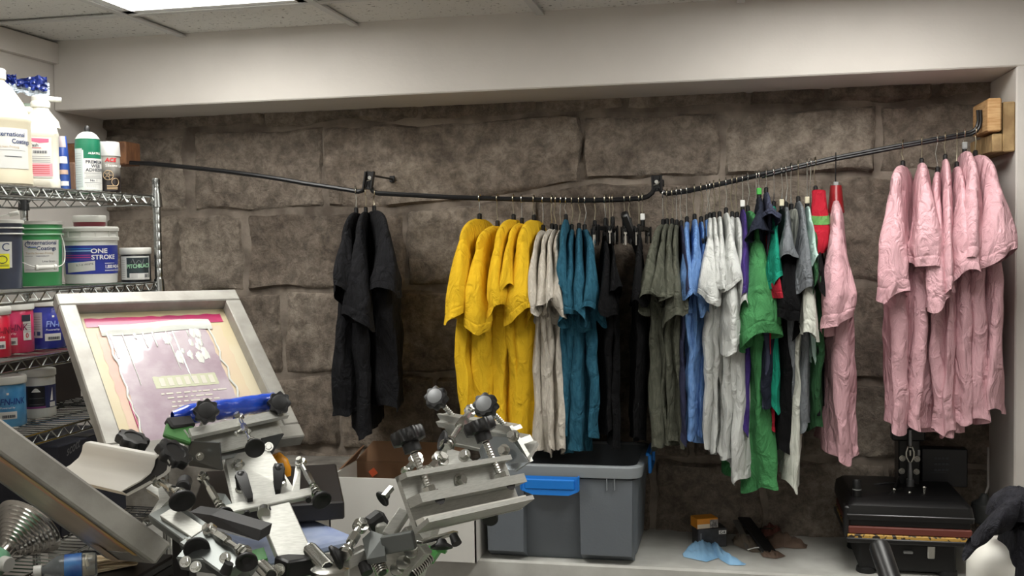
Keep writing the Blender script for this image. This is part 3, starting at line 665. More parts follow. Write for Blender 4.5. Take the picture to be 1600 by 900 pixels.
# neck shoulder and moulded handle
m.lathe([(.046, .160), (.042, .178), (.028, .196), (.021, .206), (.020, .222)], c+eu*.014, Z_, 24)
m.tube([P2(-.045, .150), P2(-.047, .175), P2(-.042, .192), P2(-.028, .203), P2(-.008, .203), P2(.006, .198)], [.016, .014, .0125, .012, .0125, .015], 10)
m.build('body', M_hdpe, jug2)
m = MB(); m.lathe([(.0225, .212), (.0235, .214), (.0235, .226), (.021, .229)], c+eu*.014, Z_, 20); m.lathe([(.020, .229), (.021, .231), (.021, .240), (.017, .243)], c+eu*.014, Z_, 20)
m.tube([P2(.012, .2365), P2(.064, .2345)], [.0085, .0062], 10); m.build('spout_cap', M_lidw, jug2)
f0 = P2(-.046, 0, .0625); lab = lambda x, y, o=0: f0+eu*x+Z_*y+ev*o
def quad(name, mt, par, x0, x1, y0, y1, o, fn=lab): return MB().add([fn(x0, y0, o), fn(x1, y0, o), fn(x1, y1, o), fn(x0, y1, o)], [(0, 1, 2, 3)]).build(name, mt, par, smooth=0)
quad('paper_label', M_label, jug2, .002, .082, .030, .131, .0002)
quad('pink_panel', mat('print_pink_pale', (214, 150, 160), .6), jug2, .002, .083, .034, .066, .0006)
MB().add([lab(.002, .130, .0006), lab(.076, .128, .0006), lab(.076, .119, .0006), lab(.054, .117, .0006), lab(.002, .128, .0006)], [(0, 4, 3, 2, 1)]).build('pink_flash', M_pinkp, jug2, smooth=0)
fl = lambda dx, dy: (lambda x, y: lab(dx+x, dy+y, .001))
text('Screen', .006, fl(.004, .121), M_ink, jug2); text('Wash', .008, fl(.026, .108), M_ink, jug2, bold=.02); quad('print_line', M_redp, jug2, .03, .058, .104, .1055, .001)
for i in range(16): quad('barcode_bar', M_ink, jug2, .040+i*.002, .0408+i*.002+(.0005 if i % 3 else 0), .091, .098, .001)
for y in (.083, .078, .073, .069): quad('print_line', M_greyp, jug2, .028, .078, y, y+.0008, .001)
for y in (.060, .055, .050, .045, .040): quad('print_line', M_redp, jug2, .034, .076, y, y+.0012, .001)

# blue film wrapper lying over the jugs
p = aX(46, 134, -1.83); wr = thing('plastic_wrapper', p, 'crumpled blue and clear plastic wrapper lying behind the jug tops', 'wrapper')
def crump(px, py, L_, H_, sd, X): 
    o = aX(px, py, X)
    def fn(u, v):
        n1 = noise.noise(V((u*5, v*3, sd))); n2 = noise.noise(V((u*9, v*6, sd+4)))
        return o + eu*((u-.5)*L_) + Z_*((v-.5)*H_*(1-.35*math.sin(u*3.1+sd)) + .006*n1) + ev*(.014*n2)
    return MB().grid(fn, 26, 10)
crump(50, 130, .075, .03, 2, -1.84).build('printed_film', mat('blue_film', (30, 46, 116), .3, coat=.5), wr)
crump(14, 124, .035, .035, 6, -1.83).build('film_end', mat('blue_film', (0, 0, 0)), wr)
crump(46, 138, .10, .028, 9, -1.85).build('clear_film', mat('clear_film', (196, 206, 216), .15, coat=.5), wr)
# body of the packet that carries the film: a box behind the jugs
MB().box(aX(44, 190, -1.90)+V((0, 0, -.035)), .10, .09, .16, (ev, eu, Z_), .006).build('packet_body', mat('packet_green', (96, 120, 98), .5, rgb2=(170, 176, 170), nscale=18), wr)
# blue pouch
c = V((-1.72, aX(101, 287, -1.72).y, z)); po = thing('detergent_pouch', c, 'slim blue and white printed pouch squeezed beside the square jug', 'pouch')
d = CAM-c; an = math.atan2(d.y, d.x); eu2 = V((-math.sin(an), math.cos(an), 0)); ev2 = V((math.cos(an), math.sin(an), 0))
def pouch(u, v):
    th = 6.2832*u; wv = .016*(1-.25*v**3); dv = .03*(1-v**2*.9)+.002
    return c+eu2*(wv*math.cos(th)+.0*v-.004*v)+ev2*(dv*math.sin(th))+Z_*(.148*v)
MB().grid(pouch, 24, 12, wu=True).build('bag', mat('blue_pouch', (34, 62, 138), .3, rgb2=(60, 96, 170), nscale=14), po)
for (zz, h, mt) in ((.118, .03, mat('pouch_grey', (150, 140, 144), .4)), (.046, .012, mat('pouch_peach', (196, 168, 150), .4)), (.016, .012, M_white_print), (.075, .018, M_white_print)):
    MB().grid(lambda u, v: pouch(.13+.24*u, (zz+h*v)/.148)+ev2*.001+eu2*(.0), 8, 4).build('print_band', mt, po)
# brown carton behind
p = aX(114, 287, -1.90); tag(MB().box(V((-1.90, p.y, z+.052)), .05, .05, .104, ch=.003).build('small_carton', mat('brown_carton', (120, 92, 76), .8, rgb2=(98, 74, 60), nscale=12), None, loc=(-1.90, p.y, z)), 'plain brown carton behind the green spray can', 'carton')

def spray(px, x, prof, name_label, group='spray cans on the top shelf'):
    p = aX(px, 292, x); c = V((x, p.y, z)); t = thing('spray_can', c, name_label, 'spray can', group); return t, Cyl(c, prof), c
prof = [(.031, 0), (.032, .003), (.032, .006), (.0315, .008), (.0315, .128), (.030, .138), (.024, .149), (.016, .155), (.013, .157)]
t, k, c = spray(139, -1.655, prof, 'green and white spray adhesive can with a black nozzle')
MB().lathe(prof, c, Z_, 28).build('can', mat('can_pale', (206, 216, 214), .3, .3), t)
k.patch('green_band', mat('can_green', (22, 104, 76), .35), t, -1.6, 1.6, .108, .1375, .0006, 24)
MB().grid(lambda u, v: k.pt(-.35+2*u, .085+.024*v, .0006), 12, 3).build('green_band', mat('can_green', (0, 0, 0)), t)
k.patch('info_panel', mat('print_silver', (176, 186, 186), .45), t, -1.35, -.45, .012, .112, .0009)
MB().lathe([(.0315, .1375), (.0295, .139), (.022, .150), (.012, .156)], c+V((0, 0, .001)), Z_, 28).build('dome', mat('can_dome', (224, 228, 224), .3, .2), t)
MB().lathe([(.007, .155), (.007, .166), (.0055, .172), (.0035, .174)], c, Z_, 14).build('nozzle', M_black_pl, t)
k.patch('white_panel', M_label, t, -.32, 1.6, .004, .086, .0010)
k.text('ALBATRO', .0056, .02, .097, M_white_print, t, bold=.02); k.text('PREMIUM', .0085, -.2, .073, M_ink, t, bold=.03); k.text('WEB', .0085, .22, .0625, M_ink, t, bold=.03); k.text('ADHESIVE', .0085, -.2, .052, M_ink, t, bold=.03)
k.lines('rule', M_ink, t, -.3, 1.2, [.0475, .034, .022], .0009, .0014); k.text('No. 1', .006, .1, .026, M_ink, t, bold=.03); k.lines('small_print', M_greyp, t, -.2, 1.1, [.043, .0395, .037, .018, .015, .012, .009], .0007, .0014)
k.lines('small_print', M_greyp, t, -1.25, -.55, [.02+.006*i for i in range(14)], .0007, .0014)

prof = [(.0285, 0), (.0300, .002), (.0300, .005), (.0292, .007), (.0292, .096), (.0292, .1), (.0292, .101)]
t, k, c = spray(171, -1.640, prof, 'dark silicone lubricant spray can with a clear plastic cap')
def fade():
    m = bpy.data.materials.new('can_black_silver_print'); m.use_nodes = True; nt = m.node_tree; b = nt.nodes['Principled BSDF']; tc = nt.nodes.new('ShaderNodeTexCoord'); sp = nt.nodes.new('ShaderNodeSeparateXYZ'); r = nt.nodes.new('ShaderNodeValToRGB')
    mr = nt.nodes.new('ShaderNodeMapRange'); mr.inputs[1].default_value = .02; mr.inputs[2].default_value = .09
    nt.links.new(tc.outputs['Object'], sp.inputs[0]); nt.links.new(sp.outputs[2], mr.inputs[0]); nt.links.new(mr.outputs[0], r.inputs[0]); nt.links.new(r.outputs[0], b.inputs['Base Color'])
    e = r.color_ramp.elements; e[0].position = .3; e[0].color = lin((34, 28, 28)); e[1].position = .95; e[1].color = lin((176, 172, 164)); b.inputs['Roughness'].default_value = .35; b.inputs['Metallic'].default_value = .3; return m
MB().lathe(prof, c, Z_, 28).build('can', fade(), t)
MB().lathe([(.0315, .098), (.0310, .104), (.0295, .134), (.0275, .1365), (.0, .137)], c, Z_, 28).build('cap', mat('clear_cap', (190, 190, 188), .3, alpha=.72, coat=.4), t)
MB().lathe([(.018, .1), (.016, .108), (.008, .112), (.008, .122), (.005, .126)], c, Z_, 16).build('valve', M_label, t)
k.patch('side_strip', M_label, t, -1.15, -.62, .004, .096, .0006)
k.text('ACE', .0105, -.3, .082, M_redp, t, bold=.05, shear=.2); k.text('Silicone Lubricant', .0075, -.3, .0685, M_white_print, t)
def ring(cx, cz, rr, wd=.0009): return MB().tube([k.pt((cx+rr*math.cos(q*.2618))/.029, cz+rr*math.sin(q*.2618), .001) for q in range(24)], wd, 5, closed=True)
ring(-.002, .046, .0125).build('pulley_print', M_goldp, t); ring(-.002, .046, .0035).build('pulley_print', M_goldp, t); ring(.016, .028, .010).build('pulley_print', M_goldp, t)
m = MB()
for q in range(5): aq = q*1.2566; m.tube([k.pt((-.002+.0035*math.cos(aq))/.029, .046+.0035*math.sin(aq), .001), k.pt((-.002+.0125*math.cos(aq))/.029, .046+.0125*math.sin(aq), .001)], .0007, 5)
m.build('spoke_print', M_goldp, t); k.lines('small_print', M_goldp, t, -.2, .75, [.0165, .0125, .0085], .0024, .0014)

# --- pails and jars on the second shelf
z = LEV[1]
def logo_label(k, par, a0, z0, sc=1.):
    k.text('International', .0115*sc, a0+.10, z0, M_navyp, par, bold=.02); k.text('Coatings', .0115*sc, a0+.42, z0-.016*sc, M_navyp, par, bold=.02)
    k.text('C', .017*sc, a0-.02, z0-.008*sc, M_navyp, par, bold=.0); k.lines('swoosh', mat('print_blue', (54, 90, 160), .6), par, a0+.10, a0+.42, [z0-.009*sc], .003*sc, .0014); k.lines('swoosh', mat('print_green', (110, 150, 70), .6), par, a0+.12, a0+.42, [z0-.012*sc], .0014*sc, .0014)
    k.text('Textile Screen Printing', .0058*sc, a0+.02, z0-.027*sc, M_goldp, par); k.lines('small_print', M_greyp, par, a0-.02, a0+.28, [z0-.033*sc], .0007, .0014); k.text('www.iccink.com', .0038*sc, a0+.40, z0-.034*sc, M_navyp, par)
def pail(px, py, R, H, label, col, group='pails and jars on the second shelf', seethrough=False, X=None):
    prof = [(R*.90, 0), (R*.915, .004), (R*.975, H*.78), (R*1.03, H*.785), (R*1.035, H*.80), (R*.98, H*.805), (R*.985, H*.865), (R*1.03, H*.87), (R*1.035, H*.885), (R*.99, H*.89), (R, H*.97)]
    c = base(px, py, z, R*.9)
    t = thing('ink_pail', c, label, 'pail', group); MB().lathe(prof, c, Z_, 40).build('bucket', col, t); return t, Cyl(c, prof), c
M_gpail = mat('green_ink_pail', (70, 158, 96), .35, coat=.2)
t, k, c = pail(58, 447, .067, .168, 'green ink pail with a white bail handle and logo label', M_gpail)
a_, H = .067, .168
MB().lathe([(a_*1.0, H*.965), (a_*1.05, H*.955), (a_*1.055, H*1.0), (a_*.98, H*1.01), (a_*.2, H*1.012)], c, Z_, 40).build('lid', M_lidw, t)
for zz in (.79, .875): MB().lathe([(a_*1.03, H*zz-.0), (a_*1.045, H*zz+.001), (a_*1.045, H*zz+.003), (a_*1.03, H*zz+.004)], c, Z_, 40, caps=False).build('rim_ring', mat('pale_green_rim', (176, 214, 186), .4), t)
k.patch('paper_label', M_label, t, -.48, 1.0, .036, .120, .0008); logo_label(k, t, -.40, .108, .92)
k.text('Lime Green', .0052, .22, .062, M_ink, t); k.lines('small_print', M_greyp, t, -.42, .3, [.042], .001, .0014)
def bail(k, c, R, zp, pts, par, grip):
    pw = [k.pt(a, zz, off) for a, zz, off in pts]
    # smooth it
    sm = []
    for i in range(len(pw)-1):
        p0, p1, p2, p3 = pw[max(i-1, 0)], pw[i], pw[i+1], pw[min(i+2, len(pw)-1)]
        for q in range(6):
            tt = q/6; sm.append(.5*((2*p1)+(p2-p0)*tt+(2*p0-5*p1+4*p2-p3)*tt*tt+(3*p1-p0-3*p2+p3)*tt**3))
    sm.append(pw[-1]); b = MB().tube(sm, .0014, 6).build('bail', M_handle, par)
    g0, g1 = k.pt(*grip[0]), k.pt(*grip[1]); m = MB(); m.cyl(g0, g1, .0058, 14, ch=.001); dd = (g1-g0).normalized(); m.cyl(g0-dd*.001, g0+dd*.006, .0075, 14, ch=.001); m.cyl(g1-dd*.006, g1+dd*.001, .0075, 14, ch=.001); m.build('grip', M_handle, b)
bail(k, c, .067, .13, [(-1.35, .135, .004), (-1.1, .100, .012), (-.7, .076, .016), (-.25, .056, .018), (.1, .048, .018), (.55, .048, .018), (.95, .056, .016), (1.18, .08, .012), (1.2, .11, .008), (1.05, .135, .004)], t, ((-.02, .048, .018), (.62, .049, .018)))

t, k, c = pail(-4, 452, .062, .168, 'dark pail with a yellow round sticker at the left edge of the second shelf', mat('dark_ink_pail', (70, 76, 92), .35, rgb2=(54, 58, 72), nscale=10))
MB().lathe([(.062, H*.965), (.0655, H*.955), (.0655, H*1.0), (.06, H*1.01), (.012, H*1.012)], c, Z_, 40).build('lid', M_lidw, t)
for zz in (.79, .875): MB().lathe([(.0638, H*zz), (.0652, H*zz+.001), (.0652, H*zz+.003), (.0638, H*zz+.004)], c, Z_, 40, caps=False).build('rim_ring', M_lidw, t)
k.patch('paper_label', M_label, t, -.4, .62, .052, .115, .0008)
k.patch('yellow_sticker', mat('yellow_sticker', (226, 222, 40), .5), t, -.05, .50, .050, .086, .0014); ringc = k.pt(.22, .072, .002); MB().tube([k.pt(.22+.011*math.cos(q*.2618)/.062, .072+.009*math.sin(q*.2618), .002) for q in range(24)], .001, 5, closed=True).build('emblem_ring', M_ink, t); k.lines('small_print', M_ink, t, .0, .45, [.055, .058], .001, .002); k.text('C', .02, .2, .093, M_navyp, t)
m = MB(); p0, p1 = k.pt(-.5, .168, .0), k.pt(.72, .182, -.014); m.tube([k.pt(-1.2, .14, .003), k.pt(-.5, .168, .002), p1], .0014, 6); b = m.build('bail', M_handle, t)
m = MB(); q0, q1 = p1, p1+(eu*.022+Z_*.004); m.cyl(q0, q1, .006, 12, ch=.001); m.build('grip', M_handle, b)

R, H = .0725, .158
prof = [(R*.93, 0), (R*.94, .004), (R*.95, .018), (R*.965, .022), (R*.985, .112), (R*.985, H*.76), (R*.985, H*.9), (R*.98, H*.95)]
c = base(143, 443, z, R*.92); t = thing('ink_pail', c, 'white pail with a blue striped label and snap-on ribbed lid', 'pail', 'pails and jars on the second shelf'); k = Cyl(c, prof)
M_wpail = mat('white_pail', (220, 221, 216), .4); MB().lathe(prof, c, Z_, 44).build('bucket', M_wpail, t)
lid = MB().lathe([(R*1.0, H*.74), (R*1.045, H*.745), (R*1.045, H*.80), (R*1.0, H*.815), (R*.985, H*.90), (R*1.05, H*.905), (R*1.055, H*.955), (R*1.0, H*.985), (R*.6, H*.99)], c, Z_, 44).build('lid', M_lidw, t)
m = MB()
for q in range(12): aq = q*.5236+.2; m.box(k.pt(aq, H*.85, .0015), .004, .002, H*.11, (V((math.cos(k.a0+aq), math.sin(k.a0+aq), 0)), V((-math.sin(k.a0+aq), math.cos(k.a0+aq), 0)), Z_))
m.build('lid_rib', M_lidw, lid)
k.patch('blue_label', mat('label_royal_blue', (38, 52, 142), .4), t, -1.15, 1.4, .026, .104, .0008, 26)
for zz, h, cc in ((.094, .0025, (58, 120, 190)), (.088, .0025, (150, 190, 220)), (.082, .003, (50, 60, 120)), (.076, .003, (140, 60, 130)), (.070, .003, (160, 60, 120)), (.064, .003, (90, 70, 160)), (.058, .002, (60, 110, 190))): k.lines('stripe', mat('stripe_%d_%d' % cc[:2], cc, .4), t, -1.1, .05 if zz > .08 else .0, [zz], h, .0012)
k.text('ONE', .0125, .0, .083, M_white_print, t, bold=.03, sx=1.25); k.text('STROKE', .0125, .02, .066, M_white_print, t, bold=.03, sx=1.12)
k.text('1.800.942.4447', .0092, .52, .041, M_white_print, t, bold=.035, sx=.85); k.text('www.onestrokeinks.com', .005, .52, .033, M_white_print, t, bold=.02); k.lines('small_print', M_white_print, t, .52, 1.0, [.054], .0012, .0014)
MB().grid(lambda u, v: k.pt(-.95+1.1*u, .030+.006*u+.026*v, .0013), 12, 3).build('stock_sticker', mat('sticker_grey', (196, 194, 190), .6), t); k.text('ELT-X WHITE', .0055, -.55, .0475, M_ink, t, tilt=.08)

c2 = c+V((-.008, .012, H*.99+.0005))
t = thing('ink_jar', c2, 'shallow dark red tub with a white lid on top of the blue striped pail', 'jar', 'pails and jars on the second shelf')
MB().lathe([(.040, 0), (.042, .003), (.042, .014)], c2, Z_, 28).build('jar', mat('maroon_jar', (110, 30, 44), .4), t); MB().lathe([(.0435, .012), (.0445, .014), (.0445, .028), (.042, .031)], c2, Z_, 28).build('lid', M_lidw, t)

def jar(px, py, R, H, label, bodyc, group, lidh=.017, coat=.3, at=None):
    prof = [(R*.94, 0), (R*.98, .003), (R*.98, H-lidh-.006), (R*.9, H-lidh)]
    c = base(px, py, z, R*.95) if at is None else V(at); t = thing('ink_jar', c, label, 'jar', group)
    MB().lathe(prof, c, Z_, 32).build('jar', bodyc, t)
    MB().lathe([(R*1.0, H-lidh-.002), (R*1.04, H-lidh), (R*1.04, H-.003), (R*1.0, H), (R*.85, H+.0003)], c, Z_, 36).build('lid', M_lidw, t)
    return t, Cyl(c, prof), c
M_bjar = mat('black_ink_jar', (26, 28, 32), .35)
t, k, c = jar(212, 437, .0415, .096, 'small black ink jar with a dark green label and white lid', M_bjar, 'pails and jars on the second shelf', at=(-1.652, aX(212, 410, -1.652).y, z))
k.patch('paper_label', M_label, t, -1.2, 1.05, .006, .072, .0006); k.patch('picture_panel', mat('label_night', (28, 36, 40), .5, rgb2=(44, 58, 60), nscale=60), t, -.62, .98, .012, .068, .001)
k.text('PITCH', .011, -.6, .038, mat('print_sage', (150, 196, 160), .6), t, bold=.03, tilt=.05, sx=.8); k.text('BLACK', .011, .14, .040, mat('print_sage', (0, 0, 0)), t, bold=.03, tilt=.02, sx=.8)
m = MB(); m.tube([k.pt(-.3+.12*i, .054+.007*math.sin(i*1.9)+.004*(i % 2), .0014) for i in range(8)], .0012, 5); m.build('bat_print', M_greyp, t)
k.patch('code_panel', M_label, t, -.42, .9, .010, .024, .0014); k.lines('small_print', M_greyp, t, -.36, .1, [.013, .0165, .020], .0007, .002)
m = MB()
for i in range(9): m.grid(lambda u, v: k.pt(.56+.032*i+.016*u, .012+.010*v, .002), 2, 2)
m.build('barcode', M_ink, t); k.lines('small_print', M_greyp, t, -1.1, -.75, [.012+.006*i for i in range(9)], .0008, .001)

# --- third shelf
z = LEV[2]; G3 = 'ink jars on the third shelf'
def fnink(k, t, col, brand='FN-INK', a=-.55):
    k.text(brand, .0155, a, .055, mat('print_outline_'+col, {'pink': (120, 30, 70), 'blue': (140, 160, 220), 'sky': (24, 60, 130), 'red': (120, 20, 40)}[col], .6), t, bold=.03, shear=.15, sx=.85)
    k.text('Powered by', .0050, a, .0455, M_white_print, t, shear=.2); k.patch('logo_square', M_white_print, t, a+.35, a+.47, .079, .084, .0012, 4)
    k.patch('code_panel', M_label, t, a-.05, a+.85, .020, .038, .001)
    m = MB()
    for i in range(18): m.grid(lambda u, v: k.pt(a+.1+.036*i+(.018+.008*(i % 3))*u, .023+.007*v, .0016), 2, 2)
    m.build('barcode', M_ink, t)
t, k, c = jar(-12, 560, .042, .118, 'red ink jar at the left edge of the third shelf', mat('red_ink_jar', (196, 30, 58), .35, coat=.3), G3); fnink(k, t, 'red', a=-.1)
t, k, c = jar(25, 552, .043, .122, 'magenta pink ink jar with a white lid on the third shelf', mat('pink_ink_jar', (192, 58, 108), .35, rgb2=(206, 50, 84), nscale=8, coat=.3), G3); fnink(k, t, 'pink', a=-.75)
k.patch('info_strip', M_label, t, .42, .95, .03, .092, .001); k.patch('info_head', M_ink, t, .36, .9, .076, .092, .0016); k.lines('small_print', M_greyp, t, .45, .9, [.05, .055, .06, .065, .07], .0008, .0016); k.text('0', .012, .55, .036, M_redp, t, bold=.02)
t, k, c = jar(74, 545, .045, .125, 'royal blue ink jar leaning behind the tilted screen on the third shelf', mat('blue_ink_jar', (38, 48, 146), .35, coat=.3), G3); fnink(k, t, 'blue', a=-.05)
k.patch('info_strip', mat('strip_grey', (168, 170, 176), .6), t, -.95, -.22, .028, .092, .001); k.lines('small_print', M_greyp, t, -.9, -.3, [.05, .056, .062, .068, .074, .08], .001, .0016)
for a in (-.72, -.42): k.patch('round_mark', M_navyp, t, a-.09, a+.09, .034, .044, .0016, 6)
# --- fourth shelf
z = LEV[3]; G4 = 'ink jars on the fourth shelf'
t, k, c = jar(12, 668, .045, .122, 'sky blue ink jar with a white lid on the fourth shelf', mat('sky_ink_jar', (52, 122, 178), .35, rgb2=(90, 160, 206), nscale=20, coat=.3), G4); fnink(k, t, 'sky', a=-.35)
prof = None
t, k, c = jar(61, 653, .043, .122, 'white jar with a navy label and white lid on the fourth shelf', mat('white_jar', (206, 208, 204), .4), G4, lidh=.016)
k.patch('navy_label', mat('label_navy', (36, 44, 88), .45), t, -1.3, 1.4, .024, .082, .0006, 24); k.patch('dark_panel', mat('label_black', (20, 22, 30), .45), t, -.62, .38, .030, .080, .001); k.lines('small_print', M_greyp, t, -.5, .3, [.034, .05], .001, .0016)
m = MB(); m.add([k.pt(-.38+.52*i/10, .066+.0, .0016) for i in range(11)]+[k.pt(-.38+.52*i/10, .066+.010*math.sin(math.pi*i/10), .0016) for i in range(11)], [(i, i+1, 12+i, 11+i) for i in range(10)]); m.build('arch_mark', M_white_print, t)
m = MB().add([k.pt(.7, .042, .0012), k.pt(.9, .042, .0012), k.pt(.88, .076, .0012)], [(0, 1, 2)]).build('sail_mark', M_white_print, t); k.patch('code_panel', M_label, t, .66, 1.1, .026, .038, .0012); k.patch('pink_foot', mat('label_plum', (130, 60, 120), .45), t, -.7, .4, .0245, .029, .0012)
# ------------------------------------------------------------------ screens
Q = aY
M_alu = mat('brushed_aluminium', (180, 180, 174), .46, .45, rgb2=(164, 164, 158), nscale=60, stretch=(1, 1, 12)); M_alu2 = mat('dull_aluminium_frame', (158, 156, 149), .5, .25, rgb2=(136, 133, 127), nscale=16, detail=8, bump=.15, bscale=80)
M_zinc = mat('zinc_plate', (120, 124, 122), .35, .8); M_rub = mat('black_rubber', (15, 15, 16), .55); M_dark = mat('dark_painted_steel', (34, 33, 34), .5); M_green = mat('green_painted_steel', (72, 150, 72), .4, coat=.2)
M_bolt = mat('bolt_steel', (190, 190, 184), .25, 1.)
class Plane3:
    def __init__(s, P, U, W):
        s.P = V(P); s.U = V(U).normalized(); w_ = V(W); s.W = (w_-s.U*w_.dot(s.U)).normalized(); s.N = s.U.cross(s.W).normalized()
        if s.N.z < 0: s.N = -s.N
    def __call__(s, u, w_, n=0.): return s.P+s.U*u+s.W*w_+s.N*n
    def box(s, mb, u0, u1, w0, w1, n0, n1, ch=0.): return mb.box(s((u0+u1)/2, (w0+w1)/2, (n0+n1)/2), u1-u0, w1-w0, n1-n0, (s.U, s.W, s.N), ch)
    def sheet(s, pts, n): mb = MB(); mb.add([s(u, w_, n) for u, w_ in pts], [tuple(range(len(pts)))]); return mb
def frame_bars(F, w, h, b, th, par, m):
    for (u0, u1, w0, w1) in ((0, w, 0, b), (0, w, h-b, h), (0, b, b, h-b), (w-b, w, b, h-b)): F.box(MB(), u0, u1, w0, w1, -th, 0, .003).build('frame_bar', m, par)
TLc, TRc, BRc, BLc = V((-1.562, 2.175, 1.44)), V((-1.286, 2.518, 1.446)), V((-.973, 2.284, 1.094)), V((-1.266, 1.933, 1.117))
FA = Plane3(TLc, (TRc-TLc)+(BRc-BLc), (BLc-TLc)+(BRc-TRc)); SW, SH, SB, ST = .452, .512, .04, .036
cen = (TLc+TRc+BRc+BLc)/4; FA.P = cen-FA.U*(SW/2)-FA.W*(SH/2)
sA = thing('printing_screen', FA(SW/2, SH, -ST), 'aluminium framed printing screen smeared with white ink, tilted up beside the shelf', 'printing screen', 'printing screens on the press')
frame_bars(FA, SW, SH, SB, ST, sA, M_alu2)
nm = -ST+.002
M_emul = mat('cream_emulsion_mesh', (184, 170, 136), .5, rgb2=(190, 180, 154), nscale=6)
F_sheet = FA.sheet([(SB-.002, SB-.002), (SW-SB+.002, SB-.002), (SW-SB+.002, SH-SB+.002), (SB-.002, SH-SB+.002)], nm).build('mesh_fabric', M_emul, sA, smooth=0)
def ragged(F, u0, u1, w0, w1, n, amp, sd, thick=.0, nu=40, nw=40, shear=0.):
    def fn(a, b):
        e = lambda q, k: amp*noise.noise(V((q*14, k, sd)))
        uu0, uu1 = u0+e(b, 1), u1+e(b, 2); ww0, ww1 = w0+e(a, 3), w1+e(a, 4)
        u = uu0+(uu1-uu0)*a; w_ = ww0+(ww1-ww0)*b
        return F(u+shear*(b-.5), w_, n+thick*(noise.noise(V((u*60, w_*25, sd)))+.4))
    return MB().grid(fn, nu, nw)
ragged(FA, .075, .165, .10, .46, nm+.0006, .004, 2).build('stain_rose', mat('rose_stain', (188, 150, 138), .5, rgb2=(190, 168, 146), nscale=10), sA)
ragged(FA, .335, .385, .10, .44, nm+.0005, .004, 5).build('stain_rose', mat('peach_stain', (188, 168, 148), .5, rgb2=(190, 174, 146), nscale=10), sA)
ragged(FA, .058, .398, .058, .088, nm+.0012, .003, 3).build('magenta_ink_strip', mat('magenta_ink', (176, 38, 92), .35, rgb2=(150, 44, 88), nscale=14, coat=.3), sA)
def lilac():
    m = bpy.data.materials.new('lilac_ink_film'); m.use_nodes = True; nt = m.node_tree; L = nt.links.new; N = nt.nodes.new; b = nt.nodes['Principled BSDF']; b.inputs['Roughness'].default_value = .28; b.inputs['Coat Weight'].default_value = .4
    tc = N('ShaderNodeTexCoord'); n1 = N('ShaderNodeTexNoise'); n1.inputs['Scale'].default_value = 9; n1.inputs['Detail'].default_value = 7; n1.inputs['Roughness'].default_value = .6; L(tc.outputs['Object'], n1.inputs['Vector'])
    r = N('ShaderNodeValToRGB'); L(n1.outputs['Fac'], r.inputs[0]); e = r.color_ramp.elements; e[0].position = .38; e[0].color = lin((150, 132, 142)); e[1].position = .62; e[1].color = lin((172, 160, 166)); L(r.outputs[0], b.inputs['Base Color'])
    return m
ragged(FA, .100, .345, .105, .455, nm+.0016, .007, 8, .0006).build('ink_film', lilac(), sA)
M_wink = mat('wet_white_ink', (200, 202, 196), .22, coat=.6)
M_gink = mat('pale_ghost_ink', (192, 188, 176), .35)
# bank of wet ink across the top and runs below it
def bank(a, b):
    u = .085+.275*a; return FA(u, .084+.036*b+.006*math.sin(a*5)-.008*math.sin(a*3.1), nm+.003+.006*math.sin(math.pi*b)*(.6+.4*noise.noise(V((a*12, b*3, 1)))))
MB().grid(bank, 50, 10).build('ink_bank', M_wink, sA)
rr = random.Random(5)
runs = MB()
for k in range(9):
    u0 = .105+.026*k+rr.uniform(-.006, .006); L_ = rr.choice([.02, .05, .08, .13, .17]); wdt = rr.uniform(.0015, .0045); ph = rr.uniform(0, 6)
    runs.grid(lambda a, b: FA(u0+(a-.5)*2*wdt*(1-.5*b)*(1+.6*noise.noise(V((b*18, ph, a)))), .115+L_*b, nm+.003+.0012*math.sin(math.pi*a)), 4, 24)
for k in range(16):   # ragged flakes at the right of the smear
    u0, w0 = .23+rr.uniform(0, .09), .12+rr.uniform(0, .11); s_ = rr.uniform(.006, .016)
    runs.grid(lambda a, b: FA(u0+s_*.6*b*math.cos(6.2832*a)*(1+.6*noise.noise(V((math.cos(6.2832*a)*2, math.sin(6.2832*a)*2, k)))), w0+s_*1.3*b*math.sin(6.2832*a)*(1+.7*noise.noise(V((math.cos(6.2832*a)*2, math.sin(6.2832*a)*2, k+7)))), nm+.0028+.0010*(1-b)), 20, 3, wu=True)
for sg in (0, 1):
    runs.tube([FA((.098 if sg == 0 else .352)+.008*noise.noise(V((i*.4, sg, 2))), .10+.35*i/26, nm+.003) for i in range(27)], [.0022+.0014*abs(noise.noise(V((i*.9, sg, 5)))) for i in range(27)], 6)
runs.build('ink_runs', M_wink, sA)
ragged(FA, .165, .318, .262, .300, nm+.0024, .002, 11, .0003).build('ghost_band', mat('ghost_band_green', (176, 178, 152), .4), sA)
def flat(F, du, dw, n): return lambda x, y: F(du+x, dw-y, n)
gl = MB()
for r_ in range(9):
    w0 = .315+.0135*r_; L0 = .19+rr.uniform(-.02, .01); L1 = .30+rr.uniform(-.02, .015)
    u = L0
    while u < L1:
        d_ = rr.uniform(.006, .022); FA.box(gl, u, u+d_, w0, w0+.0045, nm+.0020, nm+.0027); u += d_+rr.uniform(.003, .008)
gl.build('ghost_lines', M_gink, sA, smooth=0)
text('THE ROCK', .028, flat(FA, .176, .294, nm+.0032), M_gink, sA, name='ghost_lettering', bold=.01, sx=.8) if False else None
gb = MB()
for i in range(7): FA.box(gb, .178+.02*i, .190+.02*i, .268, .294, nm+.0024, nm+.003, .0008)
gb.build('ghost_lettering', M_gink, sA)
MB().tube([FA(.095, .33+.02*i, nm+.002) if i < 7 else FA(.10, .45, nm+.002) for i in range(7)], .0022, 6).build('red_stroke', mat('magenta_ink', (0, 0, 0)), sA)

